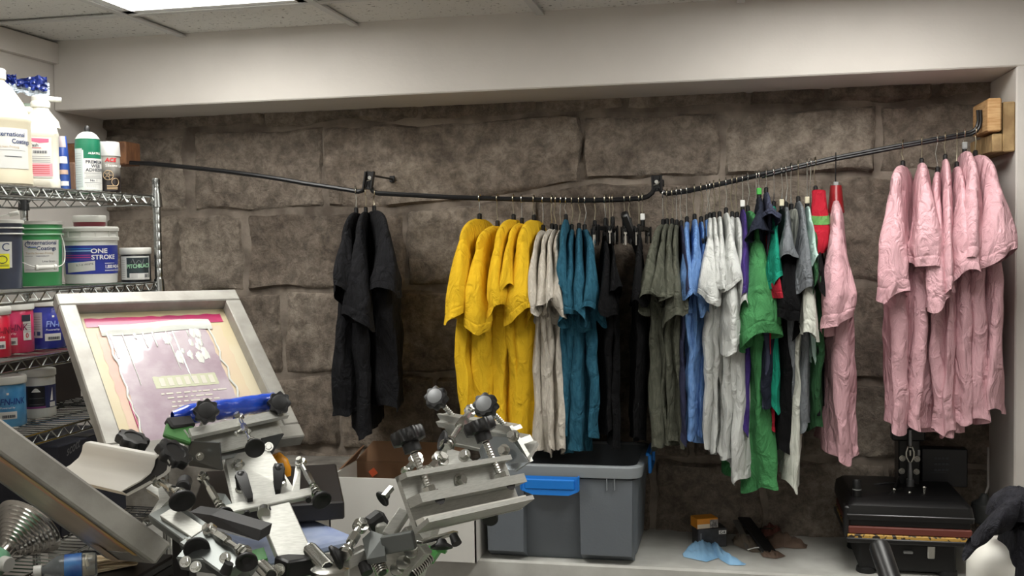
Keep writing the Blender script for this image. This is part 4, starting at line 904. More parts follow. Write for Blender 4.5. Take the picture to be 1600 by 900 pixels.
# near screen seen from its outer edge
P0, oB, tB = V((-1.028, 1.75, .994)), V((-.626, -.389, .676)), V((-.683, .696, -.221))
FB = Plane3(P0, oB, tB); 
sB = thing('printing_screen', FB(0, .457/2, -.02), 'aluminium framed printing screen rising from the lower left corner, seen edge-on', 'printing screen', 'printing screens on the press')
BT = .046
for (u0, u1, w0, w1) in ((0, .53, 0, .04), (0, .53, .417, .457), (0, .04, .04, .417), (.49, .53, .04, .417)): FB.box(MB(), u0, u1, w0, w1, -BT, 0, .004).build('frame_bar', M_alu2, sB)
FB.sheet([(.035, .035), (.495, .035), (.495, .42), (.035, .42)], -BT+.001).build('mesh_fabric', mat('amber_mesh', (176, 160, 136), .35, rgb2=(150, 136, 118), nscale=8), sB, smooth=0)
ragged(FB, .03, .50, .036, .075, -BT-.001, .006, 4).build('tape_strip', mat('amber_tape', (206, 170, 104), .35, rgb2=(186, 142, 84), nscale=20), sB)
ragged(FB, .05, .48, .07, .10, -BT-.0006, .012, 6).build('stain_orange', mat('orange_stain', (206, 134, 106), .45, rgb2=(190, 150, 118), nscale=12), sB)
ragged(FB, .0, .06, .30, .40, -BT-.002, .004, 9).build('tape_strip', mat('tan_tape', (186, 164, 138), .5), sB)

# ------------------------------------------------------------------ hardware builders
def perp(ax):
    a = V(ax).normalized(); b = a.orthogonal().normalized(); return a, b, a.cross(b)
def knob(c, ax, R, h, par, cap=None, lobes=8):
    f = lambda t, i: 1+.10*math.cos(lobes*t) if 0 < i < 5 else 1
    m = MB().lathe([(R*.80, -h*.5), (R*.97, -h*.42), (R, -h*.1), (R, h*.25), (R*.93, h*.45), (R*.62, h*.5), (R*.58, h*.36)], c, ax, 48, rfun=f); m.cyl(V(c)-V(ax).normalized()*(h*.9), V(c)-V(ax).normalized()*(h*.45), R*.42, 14)
    o = m.build('star_knob', M_black_pl, par, smooth=50)
    if cap: MB().lathe([(R*.57, h*.36), (R*.57, h*.47), (R*.5, h*.50)], c, ax, 24).build('knob_cap', cap, par) if False else MB().lathe([(R*.70, h*.40), (R*.70, h*.50), (R*.64, h*.54)], c, ax, 24).build('knob_cap', cap, par)
    return o
def stud(p0, p1, r, par, name='stud'):
    p0, p1 = V(p0), V(p1); L = (p1-p0).length; n = max(6, int(L/.0025)); pf = [(r if i % 2 else r*.88, L*i/n) for i in range(n+1)]
    return MB().lathe(pf, p0, p1-p0, 10).build(name, M_bolt, par, smooth=20)
def hexn(m, c, ax, r, h): return m.lathe([(r*.9, 0), (r, h*.12), (r, h*.88), (r*.88, h)], c, ax, 6)
def bolt(c, ax, r, par, h=None, name='bolt'):
    m = MB(); a = V(ax).normalized(); h = h or r*.9; m.lathe([(r*1.45, 0), (r*1.45, r*.22)], c, a, 16); hexn(m, V(c)+a*(r*.22), a, r, h); return m.build(name, M_bolt, par, smooth=25)
def cup(c, ax, R, par, h=.025):
    return MB().lathe([(R*.3, 0), (R*.42, h*.15), (R*.5, h*.4), (R*.98, h*.75), (R, h*.95), (R*.93, h), (R*.72, h*.96), (R*.4, h*.75)], c, ax, 28).build('rubber_foot', M_rub, par)
def turnbuckle(p0, p1, par, r=.0042, eye=.012, sl=(.32, .72)):
    """rod end at p0, threaded link to p1"""
    p0, p1 = V(p0), V(p1); d = (p1-p0).normalized(); L = (p1-p0).length; a, b, c = perp(d); view = (CAM-p0).normalized()
    m = MB(); up = (view-d*view.dot(d)).normalized()
    m.lathe([(eye*.55, -.006), (eye, -.005), (eye, .005), (eye*.55, .006)], p0, up, 20); m.ball(p0+up*.004, eye*.6, 10); hexn(m, p0+up*.006, up, eye*.62, .008)
    m.cyl(p0+d*eye*.6, p0+d*(L*sl[0]), r*1.3, 10); hexn(m, p0+d*(L*sl[0]), d, r*1.9, L*(sl[1]-sl[0])); m.cyl(p0+d*(L*sl[1]), p1, r, 10)
    for k in (.80, .88, .96): hexn(m, p0+d*(L*k), d, r*2.2, r*1.3)
    m.lathe([(r*2.6, 0), (r*2.6, r*.5)], p0+d*(L*.935), d, 14); return m.build('turnbuckle', M_bolt, par, smooth=28)
def lever(c, ax, dr, L, par):
    a = V(ax).normalized(); d = V(dr).normalized(); m = MB(); m.cyl(V(c), V(c)+a*.03, .011, 14, .012); m.ball(V(c)+a*.033, .013, 12)
    p0 = V(c)+a*.036; s = d.cross(a).normalized(); q = lambda t, w_, h: [p0+d*(L*t)+s*w_+a*(h-.012*t), p0+d*(L*t)-s*w_+a*(h-.012*t)]
    T = [(-.12, .009, .006), (.1, .012, .008), (.9, .008, .006), (1., .006, .004)]; vs = []
    for t, w_, h in T: vs += q(t, w_, h)+q(t, w_*.8, h-.014)
    fs = []
    for i in range(3): o = i*4; fs += [(o, o+4, o+5, o+1), (o+2, o+3, o+7, o+6), (o, o+2, o+6, o+4), (o+1, o+5, o+7, o+3)]
    fs += [(0, 1, 3, 2), (12, 14, 15, 13)]; m.add(vs, fs); ob = m.build('clamp_lever', M_black_pl, par, smooth=40)
    MB().lathe([(.014, 0), (.014, .006), (.011, .009)], V(c)-a*.002, a, 16).build('lever_collar', M_bolt, par); return ob
def plate(pts, th, name, m, par, ch=0):
    """pts: coplanar outline in world space, thickness away from the viewer"""
    pts = [V(p) for p in pts]; n = (pts[1]-pts[0]).cross(pts[2]-pts[0]).normalized()
    if n.dot(CAM-pts[0]) < 0: n = -n
    k = len(pts); mb = MB(); mb.add(pts+[p-n*th for p in pts], [tuple(range(k)), tuple(range(2*k-1, k-1, -1))]+[(i, i+k, (i+1) % k+k, (i+1) % k) for i in range(k)])
    return fix_normals(mb.build(name, m, par, smooth=0))
def extr(profile, O, U, W, ext, name, m, par): o = MB().prism(profile, O, U, W, ext).build(name, m, par, smooth=30); return fix_normals(o)

HUB = V((-.68, 1.80, 0))
press = thing('screen_printing_press', HUB, 'four-armed manual screen printing press with aluminium heads and black star knobs', 'printing press')
# hub, stand and green lower arms
m = MB(); m.lathe([(.05, .02), (.05, .60), (.075, .62), (.075, .70), (.06, .72), (.06, .80), (.085, .81), (.085, .855), (.07, .86)], HUB, Z_, 32); m.build('hub', M_dark, press)
m = MB(); m.box(HUB+V((0, 0, .03)), .7, .09, .06, ch=.004); m.box(HUB+V((0, 0, .031)), .09, .7, .06, ch=.004); m.build('floor_stand', M_dark, press)
MB().lathe([(.04, .856), (.04, .872), (.034, .876)], HUB, Z_, 24).build('hub_cap', M_bolt, press)
dA, dC, dD, dB = V((-.777, .63, 0)), V((.777, -.63, 0)), V((.63, .777, 0)), V((-.63, -.777, 0))
for d in (dA, dC, dD, dB):
    s_ = V((-d.y, d.x, 0)); m = MB(); m.bar(HUB+d*.06+V((0, 0, .74)), HUB+d*.34+V((0, 0, .74)), .075, .03, Z_, .004); m.bar(HUB+d*.19+s_*.09+V((0, 0, .77)), HUB+d*.19-s_*.09+V((0, 0, .77)), .05, .006, Z_, .002); m.build('lower_arm', M_green, press)
    if d in (dA,): 
        K2 = aY(557, 838, 2.14); tA_ = V((.63, .777, 0)); MB().box(K2-tA_*.11+d*.19+V((0, 0, -.01)), .40, .22, .02, (d, s_, Z_), .006).build('pallet', mat('pallet_blue_lint', (176, 186, 206), .8, rgb2=(136, 150, 186), nscale=9), press)
def springs(p0, p1, R, par):
    p0, p1 = V(p0), V(p1); a, b, c = perp(p1-p0); L = (p1-p0).length; n = int(L/.0046); pts = []
    for i in range(n*10+1): t = 2*math.pi*i/10; pts.append(p0+a*(L*i/(n*10))+(b*math.cos(t)+c*math.sin(t))*R)
    o = MB().tube(pts, .0019, 5).build('spring', M_bolt, par); MB().cyl(p0, p1, R*.72, 14).build('spring_core', M_dark, par); return o

# ------------------------------------------------------------------ head under the tilted screen
# tilted mounting plate with two levers
pA = [Q(351, 713, 2.10), Q(417, 698, 2.16), Q(465, 772, 2.03), Q(368, 793, 1.94)]
nA = (pA[1]-pA[0]).cross(pA[3]-pA[0]).normalized(); nA = nA if nA.z > 0 else -nA
headA = plate(pA, .012, 'print_head', M_alu, press)
dn = ((pA[3]-pA[0])+(pA[2]-pA[1])).normalized(); al = ((pA[1]-pA[0])+(pA[2]-pA[3])).normalized()
plate([Q(347, 720, 2.095), Q(352, 716, 2.105), Q(369, 794, 1.94), Q(365, 797, 1.935)], .02, 'plate_edge', M_alu, headA)
text('RIGHT   LOCK-OUT', .006, planar(Q(362, 752, 2.045)+nA*.002, al, -dn), mat('stamped_grey', (150, 150, 146), .5), headA)
lever(Q(378, 766, 2.0), nA, Q(403, 785, 1.9)-Q(384, 745, 1.96), .068, headA); lever(Q(437, 754, 2.05), nA, Q(443, 772, 1.95)-Q(446, 735, 2.0), .05, headA)
bolt(Q(372, 727, 2.08), nA, .010, headA); bolt(Q(373, 735, 2.07), nA, .009, headA, .012)
# cross bar under the plate with adjuster links
m = MB(); m.bar(Q(348, 800, 1.905), Q(488, 770, 2.04), .03, .012, nA, .002); m.build('cross_bar', M_alu, headA)
for px_, py_, yy in ((386, 801, 1.92), (419, 794, 1.95), (482, 779, 2.02)): MB().cyl(Q(px_, py_, yy), Q(px_, py_+3, yy-.012), .006, 10).build('socket_screw', M_rub, headA)
plate([Q(343, 795, 1.93), Q(338, 770, 1.97), Q(352, 772, 1.98), Q(368, 795, 1.93)], .006, 'side_lug', M_zinc, headA)
plate([Q(455, 772, 2.02), Q(462, 727, 2.10), Q(470, 728, 2.10), Q(468, 770, 2.03)], .006, 'side_lug', M_alu, headA)
turnbuckle(Q(318, 747, 2.0), Q(347, 797, 1.9), headA); cup(Q(346, 797, 1.905), Q(356, 820, 1.87)-Q(346, 797, 1.905), .020, headA, .022)
turnbuckle(Q(470, 723, 2.1), Q(496, 772, 2.0), headA); cup(Q(497, 772, 2.0), Q(508, 790, 1.97)-Q(497, 772, 2.0), .0205, headA, .026)
turnbuckle(Q(373, 653, 2.13), Q(397, 697, 2.0), headA, sl=(.28, .5)); cup(Q(396, 695, 2.01), Q(404, 712, 1.96)-Q(396, 695, 2.01), .021, headA, .022)
m = MB(); m.tube([Q(368, 676, 2.08), Q(378, 671, 2.07), Q(388, 678, 2.06)], .003, 8); m.ball(Q(369, 678, 2.07), .006, 8); m.ball(Q(389, 674, 2.05), .006, 8); m.build('wing_nut', M_bolt, headA)
# clamp channel
e0, e1_ = Q(292, 703, 1.99), Q(443, 668, 2.27); eu_ = (e1_-e0).normalized(); en = FA.N; ew = FA.W
extr([(0, 0), (.060, 0), (.060, .006), (.006, .006), (.006, .030), (.0, .030)], e0-ew*.03, ew, en, e1_-e0, 'clamp_channel', M_alu, headA)
extr([(0, 0), (.022, 0), (.022, .012), (0, .012)], e0-ew*.022+en*.032, ew, en, e1_-e0, 'clamp_bar', M_alu, headA)
plate([Q(290, 702, 1.985), Q(441, 684, 2.26), Q(437, 700, 2.25), Q(302, 728, 1.985)], .01, 'clamp_web', M_zinc, headA)
plate([Q(283, 672, 1.98), Q(288, 671, 1.98), Q(296, 683, 1.975), Q(292, 706, 1.97), Q(286, 706, 1.97), Q(290, 684, 1.975)], .02, 'clamp_end', M_alu, headA)
plate([Q(298, 690, 1.975), Q(342, 692, 1.97), Q(346, 735, 1.97), Q(296, 728, 1.985), Q(288, 714, 1.98)], .006, 'gusset', mat('dark_zinc', (86, 88, 88), .4, .7), headA)
plate([Q(410, 686, 2.17), Q(444, 678, 2.22), Q(424, 712, 2.2), Q(414, 704, 2.17)], .006, 'gusset', mat('dark_zinc', (0, 0, 0)), headA)
bolt(Q(312, 713, 1.96), V((.7, -.7, .1)), .006, headA); bolt(Q(420, 698, 2.15), V((.4, -1, .3)), .007, headA)
for kx, ky, ky2, yy in ((322, 643, 672, 2.05), (436, 630, 655, 2.27)):
    c = Q(kx, ky, yy-.04); f = Q(kx-10 if kx < 400 else kx-14, ky2, yy); ax = (c-f).normalized(); stud(f, c, .0045, headA); axk = (ax*.5+(CAM-c).normalized()*.75).normalized(); knob(c, axk, .0255, .024, headA, M_rub)
# arm back to the hub
a0, a1 = Q(428, 796, 1.96), Q(466, 884, 1.83)
m = MB(); m.bar(a0, a1, .066, .022, nA, .002); arm = m.build('arm', M_alu, press)
bolt(Q(430, 846, 1.885)+nA*.004, nA, .007, arm, .006); bolt(Q(450, 843, 1.90)+nA*.004, nA, .007, arm, .006); MB().cyl(Q(412, 797, 1.94), Q(412, 803, 1.92), .013, 16).build('pivot_pin', M_bolt, arm)
m = MB(); m.bar(Q(438, 887, 1.80), Q(489, 879, 1.86), .05, .035, Z_, .004); m.build('clevis', M_black_pl, press); bolt(Q(436, 890, 1.78), V((.2, -1, .3)), .008, press, .008)
springs(Q(484, 858, 1.86), Q(512, 888, 1.79), .013, press); springs(Q(408, 884, 1.78), Q(424, 900, 1.74), .012, press)
MB().lathe([(.03, -.012), (.036, -.008), (.036, .006), (.028, .010)], Q(516, 893, 1.79), Z_, 24).build('spring_seat', M_bolt, press)
m = MB(); g0 = [Q(460, 840, 1.93), Q(474, 836, 1.94), Q(480, 848, 1.93), Q(476, 860, 1.91), Q(466, 864, 1.90)]
plate(g0, .01, 'green_tab', M_green, press); plate([Q(384, 862, 1.90), Q(412, 855, 1.92), Q(418, 872, 1.9), Q(392, 880, 1.88)], .01, 'green_tab', M_green, press); MB().cyl(Q(470, 850, 1.915), Q(470, 850, 1.90), .005, 12).build('keyhole', M_dark, press)

# blue wrapped squeegee lying along the clamp, on the screen
bA, bB = Q(268, 655, 2.0), Q(424, 632, 2.28); bd = (bB-bA); sq = thing('squeegee', bA, 'squeegee wrapped in shiny blue plastic lying along the clamped edge of the screen', 'squeegee')
def wrapf(a, b):
    th = 6.2832*b; r = .020*(1+.12*noise.noise(V((a*14, math.cos(th)*2, math.sin(th)*2)))); r *= .55+.45*min(1, a*9) if a < .12 else 1; r2 = .026*(1+.18*noise.noise(V((a*10, math.cos(th)*2, math.sin(th)*2+5))))*(.4+.6*min(1, a*7))
    return bA+bd*a+FA.N*(r2*math.sin(th)+.008)+FA.W*(r*math.cos(th))
MB().grid(wrapf, 44, 20, wv=True).build('blue_wrap', mat('blue_shiny_film', (24, 56, 160), .22, rgb2=(38, 78, 190), nscale=16, coat=.6, bump=.8, bscale=45), sq, smooth=60)
MB().bar(Q(258, 668, 1.96), Q(300, 682, 1.99), .05, .012, FA.N, .003).build('green_blade', mat('green_rubber', (58, 108, 52), .5), sq)
MB().bar(Q(262, 664, 1.965), Q(300, 660, 2.02), .03, .02, FA.N, .004).build('dark_grip', M_dark, sq)

# flash dryer: black slab behind the head
fd = thing('flash_dryer', Q(538, 812, 2.22), 'flat black heater slab behind the front print head', 'heater')
K = Q(538, 783, 2.22); tA = V((.63, .777, 0)); m = MB()
o2, t2 = V((-.406, .914, 0)), V((.914, .406, 0)); m.box(K-t2*.17+o2*.21+V((0, 0, -.021)), .34, .42, .042, (t2, o2, Z_), .004); m.build('housing', mat('black_housing', (30, 28, 28), .45, rgb2=(40, 36, 34), nscale=9), fd)
m = MB(); m.bar(K-tA*.3+dA*.2+V((0, 0, -.05)), V(((K-tA*.3+dA*.2).x, (K-tA*.3+dA*.2).y, .02)), .04, .04, Y_, .004); m.build('stand_post', M_dark, fd)
plate([Q(296, 800, 1.86), Q(330, 805, 1.84), Q(408, 828, 1.80), Q(404, 845, 1.79), Q(320, 825, 1.82), Q(294, 815, 1.85)], .03, 'black_sleeve', M_dark, press)
o = MB().grid(lambda a, b: Q(430+14*a, 714+26*b, 2.2)+V((0, -.02*math.sin(math.pi*a), 0)), 10, 8).build('orange_handle', mat('orange_plastic', (236, 158, 30), .4), None); bpy.data.objects.remove(o)
og = thing('tape_gun', Q(438, 735, 2.3), 'bright orange plastic grip poking out behind the front print head', 'hand tool')
MB().tube([Q(424, 716, 2.30), Q(434, 715, 2.30), Q(442, 722, 2.30), Q(447, 735, 2.30), Q(448, 744, 2.30)], [.008, .014, .014, .013, .010], 12).build('grip', mat('orange_plastic', (236, 158, 30), .4), og)

# ------------------------------------------------------------------ head of the near screen (white clamp extrusion)
prB = [(189, 768), (200, 761), (220, 750), (234, 738), (239, 728), (241, 717), (246, 712), (255, 710), (262, 716), (268, 726), (266, 736), (260, 742), (248, 749), (200, 775)]
YE = 1.77; pr3 = [Q(x, y, YE) for x, y in prB]; ext = Q(142, 689, 1.90)-Q(255, 710, YE)
cx, cy = sum(p[0] for p in prB)/14, sum(p[1] for p in prB)/14
INS = 1
def inset(x, y, d=2.2):
    i = prB.index((x, y)); a, b = prB[i-1], prB[(i+1) % 14]; tx, ty = b[0]-a[0], b[1]-a[1]; l = math.hypot(tx, ty); return (x+ty/l*d*-1, y+tx/l*d) if INS > 0 else (x+ty/l*d, y-tx/l*d)
inn = [Q(*inset(x, y), YE) for x, y in prB]; n = 14
mb = MB(); vs = pr3+inn+[p+ext for p in pr3]+[p+ext for p in inn]; fs = []
for i in range(n):
    j = (i+1) % n; fs += [(i, j, n+j, n+i), (2*n+j, 2*n+i, 3*n+i, 3*n+j), (j, i, 2*n+i, 2*n+j), (n+i, n+j, 3*n+j, 3*n+i)]
mb.add(vs, fs); headB = fix_normals(mb.build('print_head', mat('white_extrusion', (190, 188, 182), .45), press, smooth=35))
MB().add([p+ext*.03 for p in inn], [tuple(range(n))]).build('hollow_shade', M_dark, headB, smooth=0)  # black sheet just inside the end, paints the shade of the hollow
for kx, ky, ax, R in ((207, 688, _r3*.4+_u3*.9-_f*.16, .032), (271, 709, _r3*.6+_u3*.75-_f*.2, .034)):
    c = Q(kx, ky, 1.91 if kx < 250 else 1.80); knob(c, ax, R, .020, headB); stud(c-ax.normalized()*.055, c, .005, headB)
# bracket below the extrusion
plate([Q(228, 763, 1.80), Q(246, 750, 1.82), Q(266, 778, 1.78), Q(239, 806, 1.74), Q(234, 803, 1.74), Q(249, 780, 1.78), Q(247, 775, 1.785)], .01, 'bracket', M_alu, headB)
m = MB(); m.bar(Q(262, 802, 1.72), Q(312, 836, 1.66), .03, .012, V((0, -.5, 1)), .001); m.build('link_bar', M_alu, headB)
m = MB(); m.bar(Q(254, 800, 1.75), Q(325, 850, 1.65), .055, .02, V((0, -.4, 1)), .002); m.build('arm_channel', M_zinc, headB)
turnbuckle(Q(248, 752, 1.78), Q(284, 772, 1.72), headB, sl=(.5, .6)); cup(Q(281, 770, 1.725), V((.55, -.65, -.45)), .024, headB, .026)
MB().cyl(Q(289, 752, 1.78), Q(286, 762, 1.74), .014, 16, ch=.003).build('stop_knob', M_rub, headB)
stud(Q(284, 843, 1.66), Q(312, 850, 1.62), .005, headB); cup(Q(308, 848, 1.63), V((.42, -.85, -.25)), .0225, headB, .024)
turnbuckle(Q(328, 828, 1.66), Q(386, 866, 1.58), headB, r=.005, sl=(.2, .5)); cup(Q(384, 866, 1.585), V((.45, -.8, -.35)), .0185, headB, .024)
m = MB(); m.bar(Q(285, 872, 1.62), Q(395, 886, 1.60), .03, .03, V((0, -.5, 1)), .003); m.bar(Q(300, 842, 1.66), Q(372, 892, 1.58), .05, .02, V((0, -.5, 1)), .003); m.build('arm', M_zinc, headB)
for b_ in ((290, 878, 1.58), (306, 886, 1.57), (352, 872, 1.57)): bolt(Q(*b_), V((.1, -.8, .6)), .007, headB)
MB().tube([Q(352, 895, 1.56), Q(358, 880, 1.56)], [.010, .008], 10).build('stop_knob', M_rub, headB)

# ------------------------------------------------------------------ empty clamp head at the front right
c0, c1 = Q(642, 800, 1.60), Q(806, 766, 1.83); ud = (c1-c0); 
# axes of the angle profile taken from its visible end
pe = lambda x, y: Q(x, y, 1.60)
prof = [(613, 743), (619, 739), (628, 757), (655, 809), (662, 815), (668, 819), (657, 838), (650, 842), (645, 838)]
endA = [(614, 748), (625, 741), (634, 753), (660, 812), (650, 828), (640, 812)]
oC = Q(648, 835, 1.60)
back = (Q(617, 746, 1.62)-oC); lip = (Q(671, 816, 1.57)-oC)   # two legs of the angle
headC = MB(); nb = back.cross(ud).normalized(); nb = nb if nb.dot(lip) > 0 else -nb; nl = lip.cross(ud).normalized(); nl = nl if nl.dot(back) > 0 else -nl
def slab(O, a, e, nrm, th): 
    m = MB(); m.add([O, O+a, O+a+e, O+e, O+nrm*th, O+a+nrm*th, O+a+e+nrm*th, O+e+nrm*th], [(0, 1, 2, 3), (4, 7, 6, 5), (0, 4, 5, 1), (1, 5, 6, 2), (2, 6, 7, 3), (3, 7, 4, 0)]); return m
o = slab(oC, back, ud, nb, .009).build('print_head', M_alu, press, smooth=0); headC = fix_normals(o)
fix_normals(slab(oC, lip, ud, nl, .008).build('front_lip', M_alu, headC, smooth=0))
fix_normals(slab(oC+back, nb*.028, ud, -back.normalized(), .009).build('top_flange', M_alu, headC, smooth=0))
fix_normals(slab(oC+back*.42+nb*.010, nb*.032, ud*1.0, back.normalized(), .016).build('clamp_bar', M_alu, headC, smooth=0))
fix_normals(slab(oC+nb*.012+back*.08, nb*.02, ud*.98, back.normalized(), .012).build('rubber_rest', mat('pale_rest', (206, 204, 196), .5), headC, smooth=0))
bdir = back.normalized()
for f_ in (.16, .84):
    p = oC+back*.46+nb*.024+ud*f_; top = oC+back*1.0+nb*.018+ud*f_; stud(p, top+bdir*.045, .0065, headC); m = MB(); hexn(m, p+bdir*.014, bdir, .012, .010); m.lathe([(.014, 0), (.014, .003)], p+bdir*.011, bdir, 16); m.build('nut', M_bolt, headC, smooth=25)
    MB().lathe([(.010, 0), (.013, .001)], p-bdir*.0+nb*.014, nb, 14).build('bolt_hole', M_dark, headC)
    kc = top+bdir*(.062); knob(kc, bdir, .0285, .024, headC); m = MB(); m.cyl(kc-bdir*.028, kc-bdir*.012, .015, 14); m.build('knob_boss', M_rub, headC)
bolt(oC+back*.72+nb*.010+ud*.5, nb, .009, headC, .010)
# side knob, links and arm of this head
cup(Q(607, 772, 1.66), V((-.5, -.6, -.4)), .0145, headC, .016); m = MB(); m.bar(Q(612, 762, 1.66), Q(600, 776, 1.64), .008, .008); m.build('stem', M_bolt, headC)
MB().bar(Q(598, 852, 1.60), Q(648, 843, 1.60), .012, .03, Z_, .002).build('channel', mat('grey_steel_plate', (96, 100, 98), .5, .3), headC); plate([Q(566, 842, 1.60), Q(580, 829, 1.62), Q(600, 836, 1.61), Q(602, 868, 1.58), Q(573, 874, 1.57)], .012, 'side_plate', mat('grey_steel_plate', (96, 100, 98), .5, .3), headC)
m = MB(); m.bar(Q(605, 840, 1.64), Q(632, 800, 1.68), .02, .02, V((0, -1, .3)), .002); m.build('strut', M_alu, headC)
m = MB(); m.bar(Q(586, 830, 1.66), Q(604, 826, 1.67), .03, .028, Z_, .004); m.build('link_block', M_alu, headC)
m = MB(); m.bar(Q(576, 824, 1.66), Q(600, 806, 1.68), .03, .03, Z_, .006); m.build('stop_block', M_rub, headC)
turnbuckle(Q(563, 822, 1.62), Q(539, 866, 1.55), headC, r=.005, eye=.013, sl=(.3, .62)); cup(Q(541, 862, 1.56), V((-.72, -.5, -.35)), .021, headC, .022)
m = MB(); m.bar(Q(540, 878, 1.56), Q(572, 862, 1.60), .02, .022, Z_, .002); m.build('link_block', M_alu, headC)
m = MB(); m.bar(Q(655, 848, 1.62), Q(712, 832, 1.72), .012, .006, Z_, .001); m.build('lower_rail', M_bolt, headC)
cup(Q(690, 842, 1.66), V((.1, -.4, -.9)), .019, headC, .016); MB().tube([Q(708, 836, 1.68), Q(714, 850, 1.67)], [.007, .009], 10).build('stop_pin', M_rub, headC)
MB().cyl(Q(766, 806, 1.78), Q(766, 812, 1.77), .014, 16).build('stop_pin', M_rub, headC)
a0, a1 = Q(655, 842, 1.66), Q(600, 905, 1.68); m = MB(); m.bar(a0, a1, .06, .022, V((.3, -.7, .6)), .002); armC = m.build('arm', M_alu, press)
for b_ in ((642, 862, 1.63), (630, 880, 1.63), (620, 890, 1.63)): MB().lathe([(.008, 0), (.012, .001), (.012, .004), (.006, .005)], Q(*b_), V((.3, -.7, .6)), 16).build('washer', M_bolt, armC)
springs(Q(668, 868, 1.70), Q(640, 898, 1.66), .013, press); springs(Q(588, 872, 1.64), Q(598, 896, 1.62), .010, press)
plate([Q(668, 852, 1.78), Q(690, 856, 1.78), Q(676, 876, 1.76), Q(660, 872, 1.76)], .012, 'green_tab', M_green, press); MB().bar(Q(684, 856, 1.76), Q(698, 860, 1.76), .012, .01).build('green_tab', M_green, press)
MB().cyl(Q(574, 896, 1.57), Q(568, 880, 1.58), .010, 12).build('stop_pin', M_rub, press)

# ------------------------------------------------------------------ rear clamp head
d0 = Q(692, 655, 2.22); d1 = Q(806, 676, 2.05); ud = d1-d0
oD = Q(700, 672, 2.20); up_ = V((-.35, -.3, .89)).normalized(); ou = V((.45, .62, .35)).normalized()
oD = Q(828, 722, 2.01); udD = Q(691, 656, 2.22)-Q(806, 676, 2.03); bkD = Q(804, 680, 2.03)-oD; lpD = Q(842, 694, 2.06)-oD
nbD = bkD.cross(udD).normalized(); nbD = nbD if nbD.dot(lpD) > 0 else -nbD; nlD = lpD.cross(udD).normalized(); nlD = nlD if nlD.dot(bkD) > 0 else -nlD
headD = fix_normals(slab(oD, bkD, udD, nbD, .009).build('print_head', M_alu, press, smooth=0))
fix_normals(slab(oD, lpD, udD, nlD, .008).build('front_lip', M_alu, headD, smooth=0))
fix_normals(slab(oD+bkD, bkD*.34, udD, nbD, .008).build('upper_web', M_alu, headD, smooth=0))
fix_normals(slab(oD+bkD*1.28, nbD*.026, udD, -bkD.normalized(), .009).build('top_flange', M_alu, headD, smooth=0))
fix_normals(slab(oD+bkD*.86-nbD*.012, nbD*.012, udD, bkD.normalized(), .014).build('outer_rib', M_alu, headD, smooth=0))
fix_normals(slab(oD+bkD*.62+nbD*.008, nbD*.026, udD*.98, bkD.normalized(), .014).build('clamp_bar', M_alu, headD, smooth=0))
plate([Q(748, 705, 2.02), Q(760, 681, 2.03), Q(798, 684, 2.02), Q(826, 722, 1.99), Q(806, 736, 1.98), Q(756, 728, 2.0)], .006, 'gusset', mat('polished_zinc', (150, 156, 160), .22, .9), headD)
bolt(Q(803, 682, 2.0), V((-.3, -.8, .4)), .009, headD, .014); bolt(Q(788, 704, 1.99), V((-.3, -.9, .3)), .009, headD, .012)
for kx, ky, fx, fy, yy in ((682, 622, 708, 650, 2.2), (759, 634, 788, 664, 2.05)):
    c, f = Q(kx, ky, yy-.01), Q(fx, fy, yy+.01); ax = (c-f).normalized(); stud(f, c, .006, headD); axk = (ax*.6+(CAM-c).normalized()*.8).normalized(); knob(c, axk, .0245, .026, headD, mat('silver_cap', (128, 130, 132), .5, .4))
turnbuckle(Q(735, 642, 2.08), Q(696, 700, 1.95), headD, r=.006, eye=.013, sl=(.25, .45)); cup(Q(702, 692, 1.97), V((-.7, -.4, .3)), .021, headD, .018)
turnbuckle(Q(650, 718, 1.88), Q(634, 738, 1.84), headD, eye=.014); turnbuckle(Q(688, 718, 1.90), Q(668, 740, 1.84), headD, r=.006, eye=.017)
plate([Q(700, 700, 1.95), Q(720, 706, 1.95), Q(742, 722, 1.92), Q(735, 735, 1.9), Q(690, 735, 1.9)], .01, 'mount_plate', M_alu, headD); bolt(Q(726, 712, 1.93), V((-.2, -.8, .5)), .009, headD)
m = MB(); m.bar(Q(690, 735, 1.92), HUB+V((.06, .08, .87)), .06, .022, V((0, -.5, 1)), .002); m.build('arm', M_alu, headD)
# ------------------------------------------------------------------ storage tote on the ledge
YF = 2.965
bx0, bx1 = aY(744, 800, YF).x, aY(1001, 800, YF).x; zr = aY(870, 728, YF).z; zr0 = aY(870, 746, YF).z; yb = 3.34
tote = thing('storage_tote', ((bx0+bx1)/2, (YF+yb)/2, ZL), 'open grey plastic storage tote with blue latches under the teal shirts', 'storage bin')
M_tote = mat('grey_tote_plastic', (104, 110, 116), .5, rgb2=(98, 104, 110), nscale=4, bump=.1, bscale=200); M_trim = mat('light_grey_rim', (136, 142, 146), .45); M_latch = mat('blue_latch_plastic', (24, 118, 206), .4)
def rr_ring(x0, x1, y0, y1, z, r, n=6):
    out = []
    for (cx, cy, a0) in ((x1-r, y0+r, -90), (x1-r, y1-r, 0), (x0+r, y1-r, 90), (x0+r, y0+r, 180)):
        for k in range(n+1): a = math.radians(a0+90*k/n); out.append(V((cx+r*math.cos(a), cy+r*math.sin(a), z)))
    return out
def loft(rings, cap0=True, cap1=False):
    n = len(rings[0]); m = MB(); vs = [p for r in rings for p in r]; fs = [(i*n+j, i*n+(j+1) % n, (i+1)*n+(j+1) % n, (i+1)*n+j) for i in range(len(rings)-1) for j in range(n)]
    if cap0: fs.append(tuple(range(n-1, -1, -1)))
    if cap1: fs.append(tuple((len(rings)-1)*n+j for j in range(n)))
    return m.add(vs, fs)
tp = .018
